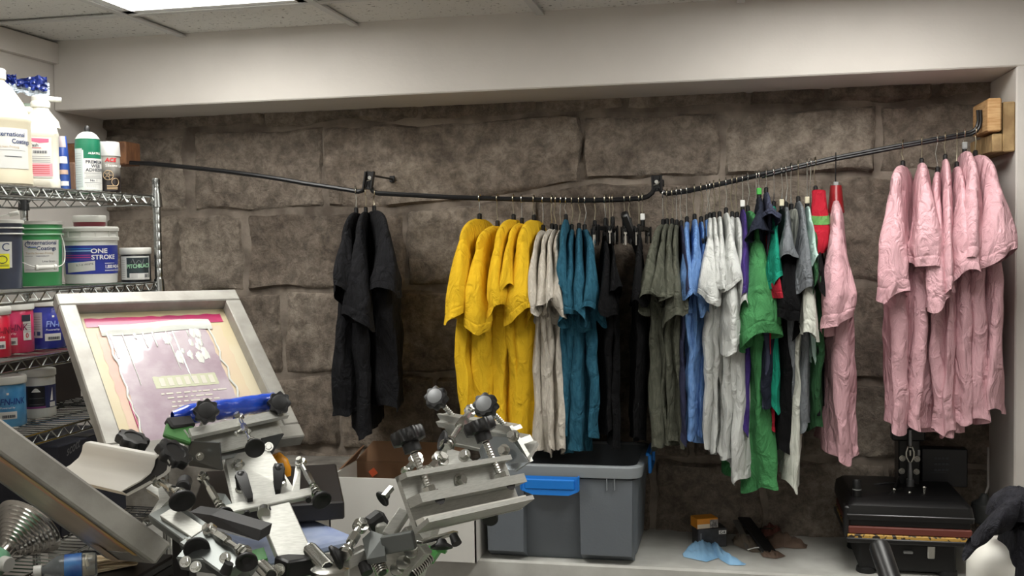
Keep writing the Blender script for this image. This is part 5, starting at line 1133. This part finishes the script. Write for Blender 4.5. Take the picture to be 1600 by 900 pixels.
rings = [rr_ring(bx0+tp+.02, bx1-tp-.02, YF+tp+.045, yb-tp-.01, ZL+.001, .03), rr_ring(bx0+tp, bx1-tp, YF+tp+.03, yb-tp, ZL+.022, .035), rr_ring(bx0+.006, bx1-.006, YF+.032, yb-.006, zr0-.004, .04), rr_ring(bx0+.006, bx1-.006, YF+.006, yb-.006, zr0+.003, .04), rr_ring(bx0+.006, bx1-.006, YF+.006, yb-.006, zr-.002, .04),
         rr_ring(bx0+.010, bx1-.010, YF+.010, yb-.010, zr-.002, .038), rr_ring(bx0+tp+.005, bx1-tp-.005, YF+tp+.04, yb-tp-.005, ZL+.026, .033)]
loft(rings, True, True).build('bin', M_tote, tote)
rw = [rr_ring(bx0-.002, bx1+.002, YF-.002, yb+.002, zr0+.002, .045), rr_ring(bx0-.006, bx1+.006, YF-.006, yb+.006, zr-.006, .048), rr_ring(bx0-.006, bx1+.006, YF-.006, yb+.006, zr-.001, .048), rr_ring(bx0-.002, bx1+.002, YF-.002, yb+.002, zr+.003, .046), rr_ring(bx0+.012, bx1-.012, YF+.012, yb-.012, zr+.003, .036), rr_ring(bx0+.012, bx1-.012, YF+.012, yb-.012, zr-.004, .036)]
loft(rw, False, False).build('rim', M_trim, tote)
# recessed middle bay: two proud side panels on the front
for (xa, xb) in ((744, 818), (905, 988)):
    x0, x1 = aY(xa, 800, YF).x+(.03 if xa < 760 else 0), aY(xb, 800, YF).x
    m = MB(); m.add([V((x0, YF+.008, zr0-.004)), V((x1, YF+.008, zr0-.004)), V((x1-.004, YF+.010, ZL+.03)), V((x0+.002, YF+.010, ZL+.03)), V((x0-.012 if xa < 760 else x0, YF+.045, zr0-.004)), V((x1+(.0 if xa < 760 else .014), YF+.045, zr0-.004)), V((x1, YF+.06, ZL+.003)), V((x0, YF+.06, ZL+.003))], [(0, 3, 2, 1), (0, 4, 7, 3), (1, 2, 6, 5), (3, 7, 6, 2), (0, 1, 5, 4)])
    m.build('front_panel', M_tote, tote, smooth=0)
x0, x1 = aY(820, 760, YF).x, aY(900, 760, YF).x
for xx in (948, 960): q = aY(xx, 755, YF); MB().box((q.x, YF+.004, q.z), .003, .010, .045, ch=.001).build('rib', M_trim, tote)
z0, z1 = aY(860, 743, YF).z, aY(860, 772, YF).z
lat = MB(); lat.add([V((x0-.008, YF-.008, z0)), V((x1+.008, YF-.008, z0)), V((x1+.008, YF-.014, z1+.012)), V((x1-.02, YF-.014, z1)), V((x0+.026, YF-.014, z1)), V((x0+.01, YF-.014, z1+.006)), V((x0-.008, YF-.014, z1+.012))], [(0, 6, 5, 4, 3, 2, 1)])
lat.box(((x0+x1)/2, YF-.012, (z0+z1)/2+.004), x1-x0-.004, .008, (z0-z1)*.55, ch=.003)
for xx in (x0-.009, x1+.009): lat.box((xx, YF-.008, (z0+z1)/2+.008), .004, .018, z0-z1-.012, ch=.001)
lat.build('latch', M_latch, tote, smooth=30)
q0, q1 = aY(1003, 706, 3.1), aY(1003, 733, 3.1); xl = bx1+.010
lat = MB(); lat.box((xl+.004, 3.14, q0.z+.0), .012, .16, .010, ch=.003); lat.box((xl+.010, 3.065, (q0.z+q1.z)/2), .010, .012, q0.z-q1.z, ch=.003); lat.box((xl+.010, 3.215, (q0.z+q1.z)/2), .010, .012, q0.z-q1.z, ch=.003); lat.box((xl+.010, 3.14, q1.z), .010, .16, .008, ch=.003); lat.build('latch', M_latch, tote, smooth=30)

# ------------------------------------------------------------------ white cardboard carton left of the tote
cx0, cx1, cy0, cy1 = aY(512, 800, 2.93).x, aY(742, 800, 2.93).x, 2.94, 3.18
ct = thing('cardboard_carton', ((cx0+cx1)/2, (cy0+cy1)/2, ZL), 'open cardboard carton with a white printed face and brown inside', 'box')
zt_ = aY(600, 748, cy0).z; M_wcard = mat('white_carton_face', (214, 212, 206), .75, rgb2=(204, 202, 196), nscale=5); M_brown = mat('brown_cardboard', (128, 96, 70), .85, rgb2=(112, 84, 62), nscale=7)
th = .005; H_ = zt_-ZL
for (x, y, sx, sy) in (((cx0+cx1)/2, cy0+th/2, cx1-cx0, th), (cx0+th/2, (cy0+cy1)/2, th, cy1-cy0), (cx1-th/2, (cy0+cy1)/2, th, cy1-cy0)): MB().box((x, y, ZL+H_/2), sx, sy, H_).build('side', M_wcard, ct, smooth=0)
MB().box(((cx0+cx1)/2, cy1-th/2, ZL+H_/2), cx1-cx0, th, H_).build('side', M_brown, ct, smooth=0); MB().box(((cx0+cx1)/2, (cy0+cy1)/2, ZL+.004), cx1-cx0-.01, cy1-cy0-.01, .006).build('bottom', M_brown, ct, smooth=0)
def flap(pts, m): plate(pts, .004, 'flap', m, ct)
flap([V((cx0, cy1, zt_)), V((cx1-.10, cy1, zt_)), V((cx1-.10, cy1+.03, zt_+.06)), V((cx0+.05, cy1+.03, zt_+.06))], M_brown)
flap([V((cx0, cy0+.1, zt_)), V((cx0, cy1, zt_)), V((cx0+.03, cy1, zt_+.05)), V((cx0+.02, cy0+.14, zt_+.025))], M_brown)
tag(MB().ball(aY(593, 740, cy1-.05), .014, 14).build('foam_ball', mat('orange_foam', (214, 92, 50), .6), None, loc=aY(593, 740, cy1-.05)), 'small orange ball lying in the cardboard carton', 'ball') if False else None
MB().box(aY(583, 738, cy1-.012), .022, .004, .022, (V((.8, 0, .6)), Y_, V((-.6, 0, .8)))).build('orange_sticker', mat('orange_print', (206, 90, 52), .6), ct, smooth=0)

# ------------------------------------------------------------------ small things on the ledge
z = ZL
def zpt(px, py): return aZ(px, py, ZL)
# battery-style boxes
p = zpt(1108, 857); c = V((p.x, p.y+.04, ZL))
b1 = thing('small_box', c, 'small black printed box standing under the orange one on the ledge', 'box'); axb = (V((.94, .34, 0)), V((-.34, .94, 0)), Z_)
MB().box(c+V((0, 0, .0295)), .092, .06, .058, axb, .002).build('carton', mat('black_box_print', (44, 44, 46), .45, rgb2=(70, 70, 74), nscale=30), b1)
fb = lambda x, y: c+axb[0]*(x-.046)+axb[1]*(-.0306)+Z_*y
quad2 = lambda name, m, par, x0, x1, y0, y1, f: MB().add([f(x0, y0), f(x1, y0), f(x1, y1), f(x0, y1)], [(0, 1, 2, 3)]).build(name, m, par, smooth=0)
quad2('white_print', M_white_print, b1, .066, .09, .040, .052, fb); text('C-4', .008, lambda x, y: fb(.069+x, .0425+y)-axb[1]*.0006, M_ink, b1, bold=.03); quad2('pale_print', M_greyp, b1, .006, .012, .012, .046, lambda x, y: fb(x, y)-axb[1]*.0006)
c2 = c+axb[0]*-.016+V((0, 0, .0586)); b2 = thing('small_box', c2, 'small orange and white printed box lying on top of the black one', 'box'); axc = (V((.9, .43, 0)), V((-.43, .9, 0)), Z_)
MB().box(c2+V((0, 0, .0155)), .070, .05, .031, axc, .0015).build('carton', mat('orange_box_print', (226, 150, 40), .5, rgb2=(206, 128, 34), nscale=14), b2)
fb2 = lambda x, y: c2+axc[0]*(x-.035)+axc[1]*(-.0256)+Z_*y
quad2('pale_print', mat('box_cream', (222, 206, 180), .5), b2, .001, .069, .001, .014, fb2); quad2('dark_print', mat('box_dark_print', (70, 66, 66), .5, rgb2=(170, 165, 160), nscale=160), b2, .042, .0695, .001, .026, lambda x, y: fb2(x, y)-axc[1]*.0004)
quad2('side_print', mat('box_dark_print', (0, 0, 0)), b2, 0, .05, .002, .028, lambda x, y: c2+axc[0]*.0356+axc[1]*(x-.025)+Z_*y)
# blue nitrile glove / cloth
gl = thing('disposable_glove', zpt(1110, 880), 'crumpled pale blue glove draped in front of the small boxes', 'glove')
M_glove = mat('pale_blue_nitrile', (128, 176, 216), .55, rgb2=(150, 194, 228), nscale=14, bump=.8, bscale=60)
def glove(pts_top, pts_bot, sd, nu=26, nv=12, bulge=.018):
    A = [zpt(x, y) for x, y in pts_top]; B = [zpt(x, y) for x, y in pts_bot]
    def lerp(P, t): k = min(int(t*(len(P)-1)), len(P)-2); f = t*(len(P)-1)-k; return P[k].lerp(P[k+1], f)
    def fn(a, b): p = lerp(A, a).lerp(lerp(B, a), b); h = math.sin(math.pi*b)**.7*math.sin(math.pi*min(1, a*1.05+.02))**.5; return p+Z_*(.002+bulge*h*(1+.7*noise.noise(V((a*6, b*4, sd))))+.007*h*noise.noise(V((a*15, b*9, sd+3))))
    return MB().grid(fn, nu, nv)
glove([(1066, 868), (1082, 852), (1102, 846), (1118, 852)], [(1068, 871), (1090, 876), (1104, 879), (1124, 872)], 1, bulge=.022).build('cuff', M_glove, gl, smooth=70)
glove([(1094, 848), (1110, 846), (1122, 856), (1138, 870), (1166, 882)], [(1098, 856), (1114, 864), (1126, 876), (1140, 884), (1164, 884)], 5, bulge=.018).build('fingers', M_glove, gl, smooth=70)
# leather work gloves: two brown folded mitts, black strap, steel clip
wg = thing('work_glove', zpt(1200, 860), 'flattened brown leather work glove lying on the ledge', 'glove', 'work gloves'); M_lea = mat('brown_leather', (108, 88, 74), .7, rgb2=(88, 70, 58), nscale=16, bump=.5, bscale=70)
glove([(1196, 838), (1222, 838), (1240, 845), (1262, 852)], [(1204, 860), (1222, 856), (1240, 858), (1260, 858)], 7, bulge=.026).build('hand', M_lea, wg, smooth=70)
glove([(1186, 866), (1202, 866), (1216, 862)], [(1192, 871), (1212, 874), (1228, 870)], 9, bulge=.012).build('cuff', M_lea, wg, smooth=70)
glove([(1190, 830), (1206, 828), (1224, 832)], [(1186, 842), (1206, 842), (1226, 840)], 10, bulge=.030).build('thumb', mat('red_brown_leather', (104, 62, 54), .7), wg, smooth=70)
MB().tube([zpt(1176, 838)+V((0, 0, .02)), zpt(1190, 838)+V((0, 0, .026)), zpt(1206, 840)+V((0, 0, .028)), zpt(1216, 836)+V((0, 0, .03)), zpt(1222, 830)+V((0, 0, .03))], .0022, 6).build('steel_clip', M_steel, wg)
wg2 = thing('work_glove', zpt(1160, 855), 'grey-brown canvas work glove under the black strap on the ledge', 'glove', 'work gloves')
glove([(1143, 846), (1152, 840), (1166, 842), (1180, 850)], [(1146, 852), (1160, 858), (1176, 864), (1190, 864)], 12, bulge=.024).build('hand', mat('canvas_glove', (112, 100, 86), .8, rgb2=(92, 82, 72), nscale=20), wg2, smooth=70)
MB().tube([zpt(1168, 863)+V((0, 0, .008)), zpt(1180, 862)+V((0, 0, .012)), zpt(1192, 861)+V((0, 0, .012))], .002, 6).build('white_piping', M_white_print, wg2)
st = thing('brush_handle', zpt(1200, 866), 'flat black strap handle propped across the two work gloves', 'strap')
s0, s1 = zpt(1203, 866)+V((0, 0, .006)), zpt(1160, 832)+V((0, 0, .055)); MB().bar(s0, s1, .042, .010, Z_, .004).build('strap', M_rub, st); MB().ball(s1, .021, 14, (1, .8, .5)).build('strap_end', M_rub, st)
MB().bar(zpt(1172, 862)+V((0, 0, .004)), zpt(1150, 834)+V((0, 0, .045)), .02, .006, Z_, .002).build('under_strap', mat('grey_webbing', (96, 92, 86), .8), st)

# ------------------------------------------------------------------ heat press
hp0 = zpt(1420, 868); hx, hy = aY(1424, 800, 3.06).x, 3.06
hp = thing('heat_press', (hx, hy, ZL), 'black clamshell heat press with a pressure post below the pink shirts', 'heat press')
M_hp = mat('black_press_enamel', (15, 15, 16), .42); M_hp2 = mat('matte_black', (12, 12, 13), .6)
def hb(x0, y0, x1, y1, Ya, Yb, name, m, ch=.004, par=hp):
    """box whose front face fills the given pixels at depth Ya"""
    a, b = aY(x0, y0, Ya), aY(x1, y1, Ya); return MB().box(((a.x+b.x)/2, (Ya+Yb)/2, (a.z+b.z)/2), abs(b.x-a.x), Yb-Ya, abs(a.z-b.z), ch=ch).build(name, m, par)
PX0, PX1 = aY(1322, 800, 2.99).x, aY(1524, 800, 2.99).x; zt1_, zt2_ = aY(1420, 793, 2.99).z, aY(1420, 815, 2.99).z
up = MB(); up.add(*(lambda r: (r.v, r.f))(loft([rr_ring(PX0, PX1, 2.99, 3.33, zt2_, .012), rr_ring(PX0, PX1, 2.99, 3.33, zt2_+.012, .012), rr_ring(PX0+.004, PX1-.004, 2.994, 3.326, zt1_, .014), rr_ring(PX0+.018, PX1-.018, 3.01, 3.31, zt1_+.014, .02)], True, True))); plat = up.build('upper_platen', M_hp, hp)
MB().box(((PX0+PX1)/2, 2.988, zt2_+.014), PX1-PX0-.004, .004, .004, ch=.001).build('edge_bead', mat('grey_bead', (90, 90, 92), .3, .6), plat)
zl1 = aY(1420, 826, 2.99).z; zl2 = aY(1420, 838, 2.99).z; zl3 = aY(1420, 848, 2.99).z
MB().box(((PX0+PX1)/2, 3.16, (zt2_+zl1)/2), PX1-PX0-.02, .32, zt2_-zl1, ch=.002).build('heater_gap', M_hp2, hp)
MB().box(((PX0+PX1)/2, 3.16, (zl1+zl2)/2), PX1-PX0-.012, .335, zl1-zl2, ch=.003).build('silicone_pad', mat('red_brown_silicone', (104, 50, 40), .6), hp)
def pat():
    m = bpy.data.materials.new('yellow_black_print'); m.use_nodes = True; nt = m.node_tree; b = nt.nodes['Principled BSDF']; tc = nt.nodes.new('ShaderNodeTexCoord'); n = nt.nodes.new('ShaderNodeTexNoise'); n.inputs['Scale'].default_value = 90; r = nt.nodes.new('ShaderNodeValToRGB'); e = r.color_ramp.elements
    e[0].position = .5; e[0].color = lin((190, 150, 70)); e[1].position = .54; e[1].color = lin((40, 32, 26)); nt.links.new(tc.outputs['Object'], n.inputs['Vector']); nt.links.new(n.outputs[0], r.inputs[0]); nt.links.new(r.outputs[0], b.inputs['Base Color']); return m
MB().box(((PX0+PX1)/2, 3.16, zl2-.006), PX1-PX0-.008, .345, .012, ch=.002).build('print_cloth', pat(), hp)
MB().box(((PX0+PX1)/2, 3.16, zl3+.002), PX1-PX0, .35, .016, ch=.004).build('lower_platen', M_hp, hp)
for x in (PX0+.012,): MB().box((x-.008, 3.02, (zt2_+zl3)/2+.02), .016, .05, zt2_-zl3+.03, ch=.004).build('side_guard', M_hp, hp)
bx_a, bx_b = aY(1345, 880, 2.99).x, aY(1498, 880, 2.99).x
MB().box(((bx_a+bx_b)/2, 3.15, (zl3+ZL)/2+.004), bx_b-bx_a, .26, zl3-ZL-.012, ch=.006).build('base', M_hp2, hp)
for x in (bx_a+.02, bx_b-.02):
    for y in (3.04, 3.27): MB().lathe([(.026, 0), (.028, .004), (.026, .014), (.018, .02)], (x, y, ZL), Z_, 18).build('foot', M_rub, hp)
for px_, w_ in ((1419, .010), (1455, .010)): q = aY(px_, 866, 3.015); MB().box((q.x, 3.014, q.z+.006), .020 if px_ > 1440 else .026, .008, .036 if px_ > 1440 else .008, ch=.002).build('latch', M_steel if px_ > 1440 else M_gtag, hp)
# rear frame with the pressure post
hb(1404, 668, 1438, 765, 3.22, 3.30, 'post_plate', M_hp); hb(1440, 700, 1512, 762, 3.26, 3.30, 'control_box', mat('control_black', (24, 25, 30), .35), .003)
hb(1394, 668, 1446, 690, 3.21, 3.25, 'head_block', M_hp)
for bx_, by_ in ((1410, 716), (1433, 717), (1409, 736), (1432, 737)): bolt(aY(bx_, by_, 3.218), V((0, -1, 0)), .0062, hp, .004)
pz0, pz1 = aY(1422, 672, 3.19), aY(1422, 770, 3.19)
m = MB(); m.cyl(pz0, aY(1422, 700, 3.19), .0055, 12); m.cyl(aY(1422, 722, 3.19), aY(1422, 748, 3.19), .005, 12, .008); m.cyl(aY(1422, 748, 3.19), pz1, .012, 14); m.build('pressure_rod', mat('grey_rod', (130, 132, 136), .3, .8), hp)
tb = [aY(x, y, 3.185) for x, y in ((1419, 698), (1416, 706), (1416, 714), (1420, 722), (1424, 722), (1428, 714), (1428, 706), (1425, 698))]; m = MB().tube(tb, .0026, 8, closed=True); hexn(m, aY(1422, 700, 3.185), Z_, .007, .006); m.cyl(aY(1422, 712, 3.185), aY(1422, 703, 3.185), .003, 8); m.build('turnbuckle', M_bolt, hp)
hb(1434, 703, 1438, 712, 3.215, 3.22, 'white_mark', M_gtag, .0005)
for x, y0_, y1_ in ((1397, 765, 784), (1421, 770, 788), (1444, 762, 786)):
    m = MB(); a, b = aY(x, y1_, 3.10), aY(x, y0_, 3.10); L_ = (b-a).length; m.lathe([(.0045 if i % 2 else .0032, L_*i/10) for i in range(11)], a, Z_, 10); m.ball(b, .006, 10); m.build('spring_bolt', M_bolt, hp)
text('GEO KNIGHT', .008, planar(aY(1455, 722, 3.258), X_, Z_), mat('faint_grey_print', (66, 68, 76), .5), hp, name='panel_print') if False else None
m = MB()
for r_ in range(3):
    for k in range(4): q = aY(1462+6*k, 716+9*r_, 3.258); m.box(q, .008, .001, .006)
m.build('panel_buttons', mat('panel_grey', (52, 54, 62), .4), hp, smooth=0); q = aY(1462, 738, 3.258); MB().box(q, .06, .001, .0015).build('panel_rule', mat('panel_grey', (0, 0, 0)), hp, smooth=0)
# handle knob, cable
hk = aY(1339, 770, 3.04); m = MB(); m.lathe([(.011, 0), (.012, .01), (.012, .05), (.009, .056)], V((hk.x, 3.04, zt1_+.008)), Z_, 18); m.build('handle_grip', M_black_pl, hp); MB().lathe([(.0125, 0), (.0125, .002)], V((hk.x, 3.04, zt1_+.034)), Z_, 18).build('grip_band', M_gtag, hp)
MB().tube([aY(1344, 780, 3.05), aY(1350, 790, 3.03), aY(1365, 790, 3.02), aY(1385, 780, 3.05), aY(1398, 762, 3.12), aY(1405, 745, 3.2)], .0032, 8).build('cable', M_rub, hp)
MB().tube([aY(1356, 760, 3.2), aY(1375, 756, 3.2), aY(1400, 754, 3.22)], .0042, 8).build('cable', M_rub, hp)
ring_ = [aY(1345+16*math.cos(t*.26)+4, 858+7*math.sin(t*.26), 2.99)+V((0, .05*math.sin(t*.26), 0)) for t in range(24)]
# power cord plug unit in the corner
q = aY(1545, 798, 3.2); pl = thing('power_adapter', V((q.x, 3.2, ZL)), 'dark round power adapter hanging in the corner by the heat press', 'adapter')
MB().lathe([(.018, -.04), (.034, -.03), (.038, 0), (.034, .022), (.016, .034), (.008, .05)], V((q.x-.012, 3.2, q.z)), Z_, 24).build('housing', mat('adapter_dark', (40, 42, 42), .5), pl)
MB().tube([V((q.x-.012, 3.2, q.z+.04)), aY(1544, 760, 3.22), aY(1544, 700, 3.28)], .0035, 8).build('cord', mat('pale_cord', (150, 146, 142), .6), pl); MB().tube([V((q.x-.012, 3.2, q.z-.03)), V((q.x-.01, 3.2, q.z-.10)), V((q.x-.04, 3.18, ZL+.004))], .004, 8).build('lower_cord', M_rub, pl)

# black lamp handle, a thick tube, in the foreground
la0, la1 = aY(1372, 848, 2.3), aY(1402, 935, 2.2); lp = thing('tube_handle', la1, 'thick black tube handle rising at the bottom edge before the heat press', 'hand tool')
MB().tube([la1, la1.lerp(la0, .5), la0-(la0-la1).normalized()*.012, la0-(la0-la1).normalized()*.004, la0], [.022, .0215, .022, .019, .010], 18).build('handle', M_black_pl, lp); MB().tube([la1+(la1-la0)*3.5, la1], [.012, .014], 10).build('shaft', M_dark, lp)
MB().tube([aY(1466, 898, 2.6), aY(1469, 893, 2.6), aY(1469, 910, 2.6)], .006, 8).build('wire_end', M_rub, lp) if False else None
# white round tub with a dark cap and cloth over it
wt = aY(1578, 905, 2.25); tb_ = thing('round_tub', V((wt.x, wt.y, .565)), 'white rounded tub at the lower right corner, mostly covered by dark cloth', 'tub')
MB().lathe([(.05, 0), (.085, .004), (.09, .02), (.09, .30), (.085, .325), (.06, .35), (.02, .357)], V((wt.x+.012, wt.y+.02, .565)), Z_, 36).build('tub', mat('white_tub_plastic', (222, 220, 212), .4), tb_)
cl = thing('dark_cloth', V((wt.x, wt.y, .9)), 'faded black cap and cloth slumped over the white tub at the right edge', 'cloth'); M_dcl = cloth_mat('faded_black_cloth', (44, 44, 50), (34, 34, 38))
cc = V((wt.x+.062, wt.y+.0, .925))
def drape(a, b):
    th = 6.2832*a; r = .006+.108*b; hz = .0 if b < .0 else 0
    z_ = .03*math.cos(b*1.4) - (.24*max(0, b-.62)/.38 if b > .62 else 0)*(1+.25*math.sin(th+2.2)) + .018*noise.noise(V((math.cos(th)*2.2, math.sin(th)*2.2, b*3)))
    rr_ = r if b < .8 else .006+.108*.8+.012*(b-.8)/.2; rr_ *= 1+.10*math.sin(5*th+1)*b
    return cc+V((rr_*math.cos(th), rr_*math.sin(th), .012+z_))
MB().grid(drape, 56, 22, wu=True).build('cloth', M_dcl, cl, smooth=70)
hc = aY(1592, 790, 2.25)
MB().grid(lambda a, b: hc+V((.062*math.sin(b*1.57)*math.cos(6.2832*a), .062*math.sin(b*1.57)*math.sin(6.2832*a), .058*math.cos(b*1.57)-.02+.004*noise.noise(V((math.cos(6.28*a)*3, math.sin(6.28*a)*3, b*4))))), 32, 10, wu=True).build('crown', M_dcl, cl, smooth=70)
def sleeve_(a, b):
    P = [aY(1585, 800, 2.2), aY(1560, 812, 2.18), aY(1535, 834, 2.18), aY(1510, 858, 2.2)]; k = min(int(a*3), 2); f = a*3-k; p = P[k].lerp(P[k+1], f); th = 6.2832*b; r = (.036-.012*a)*(1+.2*noise.noise(V((a*6, math.cos(th)*2, math.sin(th)*2))))
    return p+V((.3*r*math.cos(th), r*math.sin(th)*.8, r*math.cos(th)))
MB().grid(sleeve_, 24, 18, wv=True).build('sleeve_fold', M_dcl, cl, smooth=70)

# ------------------------------------------------------------------ lower left: cabinet, bowl, bottles, paint sticks
zk = .80
k1, k2 = aZ(100, 868, zk), aZ(275, 868, zk)
cab = thing('tool_cabinet', (-1.457, 1.9, 0), 'low black steel tool cabinet with a lid seam below the near screen', 'cabinet')
ca, cb = -1.582, -1.335; cy_a, cy_b = 1.5, 2.285
MB().box(((ca+cb)/2, (cy_a+cy_b)/2, .40), cb-ca, cy_b-cy_a, .76, ch=.006).build('body', M_hp2, cab); MB().box(((ca+cb)/2, (cy_a+cy_b)/2, .787), cb-ca+.008, cy_b-cy_a+.008, .022, ch=.005).build('lid', M_hp, cab)
for kz in (.68, .5, .3): MB().box((cb+.004, (cy_a+cy_b)/2, kz), .008, cy_b-cy_a-.03, .15, ch=.003).build('drawer', M_hp, cab)

def onz(px, py, zz): return aZ(px, py, zz)
# dark stock boxes at the back of the low shelf
zs = LEV[4]
for k, (ya, yb2, h_, xf, cl_, nm_) in enumerate(((2.36, 2.66, .24, -1.70, (30, 32, 44), 'dark navy carton with pale script lettering on the low shelf'),)):
    cc_ = V(((xf-2.0)/2, (ya+yb2)/2, zs+.001)); bx = thing('stock_carton', cc_, nm_, 'box', 'cartons on the low shelf')
    MB().box(cc_+V((0, 0, h_/2)), abs(xf+2.0), yb2-ya, h_, ch=.003).build('carton', mat('dark_carton_%d' % k, cl_, .6), bx); MB().box(cc_+V((0, 0, h_+.001)), abs(xf+2.0), .05, .001).build('tape', M_dark, bx, smooth=0)
    if k == 0:
        q = aX(96, 716, -1.7); text('scott', .026, planar(V((-1.699, q.y+.14, zs+.17)), V((0, 1, .25)), Z_), M_greyp, bx, bold=.02, shear=.25, sx=.8)
        q = aX(104, 713, -1.699); o = [ch for ch in bx.children if ch.name.startswith('lettering')][0]
        for v in o.data.vertices: v.co = v.co + (q-V((-1.699, aX(96, 716, -1.7).y+.14, zs+.17)))
for ci_, (ya, yb2, zz, h_) in enumerate(((2.30, 2.66, LEV[3]-.165, .12),)): pass
rb_ = V((-1.93, aX(34, 770, -1.93).y, zs+.02)); rb = thing('rag_bag', rb_, 'red bag of rags with dark blotches behind the steel reflector', 'bag')
M_ragr = mat('red_rag_bag', (150, 44, 40), .7, rgb2=(44, 40, 62), nscale=16, contrast=(.48, .52))
MB().grid(lambda a, b: V((-1.93, rb_.y, zs))+V((.07*math.cos(6.2832*a)*math.sin(math.pi*(b*.94+.03))**.6, .11*math.sin(6.2832*a)*math.sin(math.pi*(b*.94+.03))**.6, .004+.235*b))*(1+.0)+V((0, 0, .012*noise.noise(V((math.cos(6.28*a)*2, math.sin(6.28*a)*2, b*4))))), 28, 18, wu=True).build('bag', M_ragr, rb, smooth=70)
# spun steel reflector
d_ = ray(42, 827); rc = CAM+d_*(2.24/d_.y); ax_ = (_r3*-.30-_u3*.53-_f*.79).normalized()
rf = thing('lamp_reflector', V((rc.x, rc.y, zs)), 'ribbed spun-steel lamp reflector lying on the low wire shelf', 'lamp reflector'); M_spun = mat('spun_steel', (214, 210, 204), .2, 1.)
pf = [(.084, -.012), (.087, -.012), (.089, -.009), (.087, -.006), (.084, -.004)]
for i in range(9): t_ = i/9; r0 = .084-.058*t_; z0 = -.004+.066*t_; pf += [(r0, z0), (r0-.003, z0+.0028), (r0-.0036, z0+.006)]
pf += [(.022, .064), (.020, .070), (.020, .088), (.015, .092), (.014, .094)]
MB().lathe(pf, rc, ax_, 48, caps=False).build('cone', M_spun, rf, smooth=30); MB().lathe([(.0135, .088), (.0135, .102), (.010, .104)], rc, ax_, 20).build('socket_neck', M_spun, rf)
zc_ = zs+.001
# bottles lying at the shelf edge
def bottle(c, ax, prof, name, lab, cat, bodym, capm, capp):
    t = thing(name, c, lab, cat, 'bottles at the low shelf'); MB().lathe(prof, c, ax, 28).build('bottle', bodym, t, smooth=50); MB().lathe(capp, c, ax, 20).build('cap', capm, t); return t
gc = onz(-24, 906, zs)+V((0, .03, .034)); ga = (_r3*.9-_u3*.12-_f*.4); ga = V((ga.x, ga.y, -.05)).normalized()
t = bottle(gc-ga*.09, ga, [(.030, 0), (.034, .004), (.034, .095), (.030, .112), (.016, .122), (.013, .126)], 'spray_bottle', 'green translucent bottle with a white cap lying at the lower left', 'bottle', mat('green_bottle', (150, 200, 170), .25, rgb2=(90, 160, 120), nscale=5, coat=.4), M_lidw, [(.0165, .120), (.0175, .122), (.0175, .140), (.0155, .142)])
t['category'] = 'bottle'; wc = onz(64, 916, zs)+V((0, .0, .033)); wa = (_r3*.93+_f*.35); wa = V((wa.x, wa.y, 0)).normalized()
pfw = [(.010, 0), (.011, .008), (.018, .016), (.029, .032), (.031, .040)]+[(.031-.0012*(i % 2), .042+.004*i) for i in range(17)]+[(.029, .114), (.020, .118)]
M_pet = mat('clear_pet', (205, 212, 214), .06, trans=.85, ior=1.25); t = bottle(wc, wa, pfw, 'water_bottle', 'clear plastic water bottle with a blue label lying on its side', 'bottle', M_pet, M_lidw, [(.0135, -.014), (.0145, -.013), (.0145, .002), (.012, .003)])
MB().lathe([(.0316, .050), (.0316, .086)], wc, wa, 32, caps=False).build('blue_label', mat('water_label_blue', (40, 78, 150), .4, rgb2=(70, 130, 190), nscale=30), t)
# wooden stir paddles and a white scraper on the cabinet
zt3 = .7985; rp = random.Random(4)
for i in range(8):
    a, b = onz(138+rp.uniform(0, 14), 898-rp.uniform(0, 8), zt3), onz(206+4*i*.6, 886+rp.uniform(-8, 6), zt3); a.z = b.z = zt3+.002+.0042*i; d = (b-a).normalized(); a = b-d*.12
    m = MB(); s_ = V((-d.y, d.x, 0)); w_ = .011; pts = [a-s_*w_*.7, b-s_*w_, b+d*.006-s_*w_*.5, b+d*.006+s_*w_*.5, b+s_*w_, a+s_*w_*.7]; m.add(pts+[p+V((0, 0, .003)) for p in pts], [(5, 4, 3, 2, 1, 0), (6, 7, 8, 9, 10, 11)]+[(j, (j+1) % 6, 6+(j+1) % 6, 6+j) for j in range(6)])
    o = m.build('stir_paddle', mat('pale_birch', (222, 204, 172), .7, rgb2=(206, 184, 148), nscale=9, stretch=(4, 4, 4)), None, smooth=0, loc=a); tag(o, ['lowest', 'second lowest', 'third lowest', 'fourth lowest', 'fourth highest', 'third highest', 'second highest', 'topmost'][i]+' pale wooden stir paddle of the fanned stack on the black cabinet', 'paddle', 'wooden stir paddles')
a, b = onz(196, 860, zt3), onz(240, 860, zt3); a.z = b.z = zt3+.012; o = MB().bar(a, b, .035, .003, Z_, .001).build('ink_scraper', M_lidw, None, loc=a); tag(o, 'white plastic ink scraper beside the stir paddles', 'scraper')

cc_ = V((-1.925, 2.44, LEV[3]+.001)); bx = thing('stock_carton', cc_, 'dark brown carton at the back of the fourth shelf', 'box', 'cartons on the shelves'); MB().box(cc_+V((0, 0, .072)), .17, .46, .144, ch=.003).build('carton', mat('dark_brown_carton', (52, 43, 38), .8, rgb2=(40, 33, 30), nscale=6), bx); MB().box(cc_+V((0, 0, .1445)), .17, .05, .001).build('tape', M_dark, bx, smooth=0)
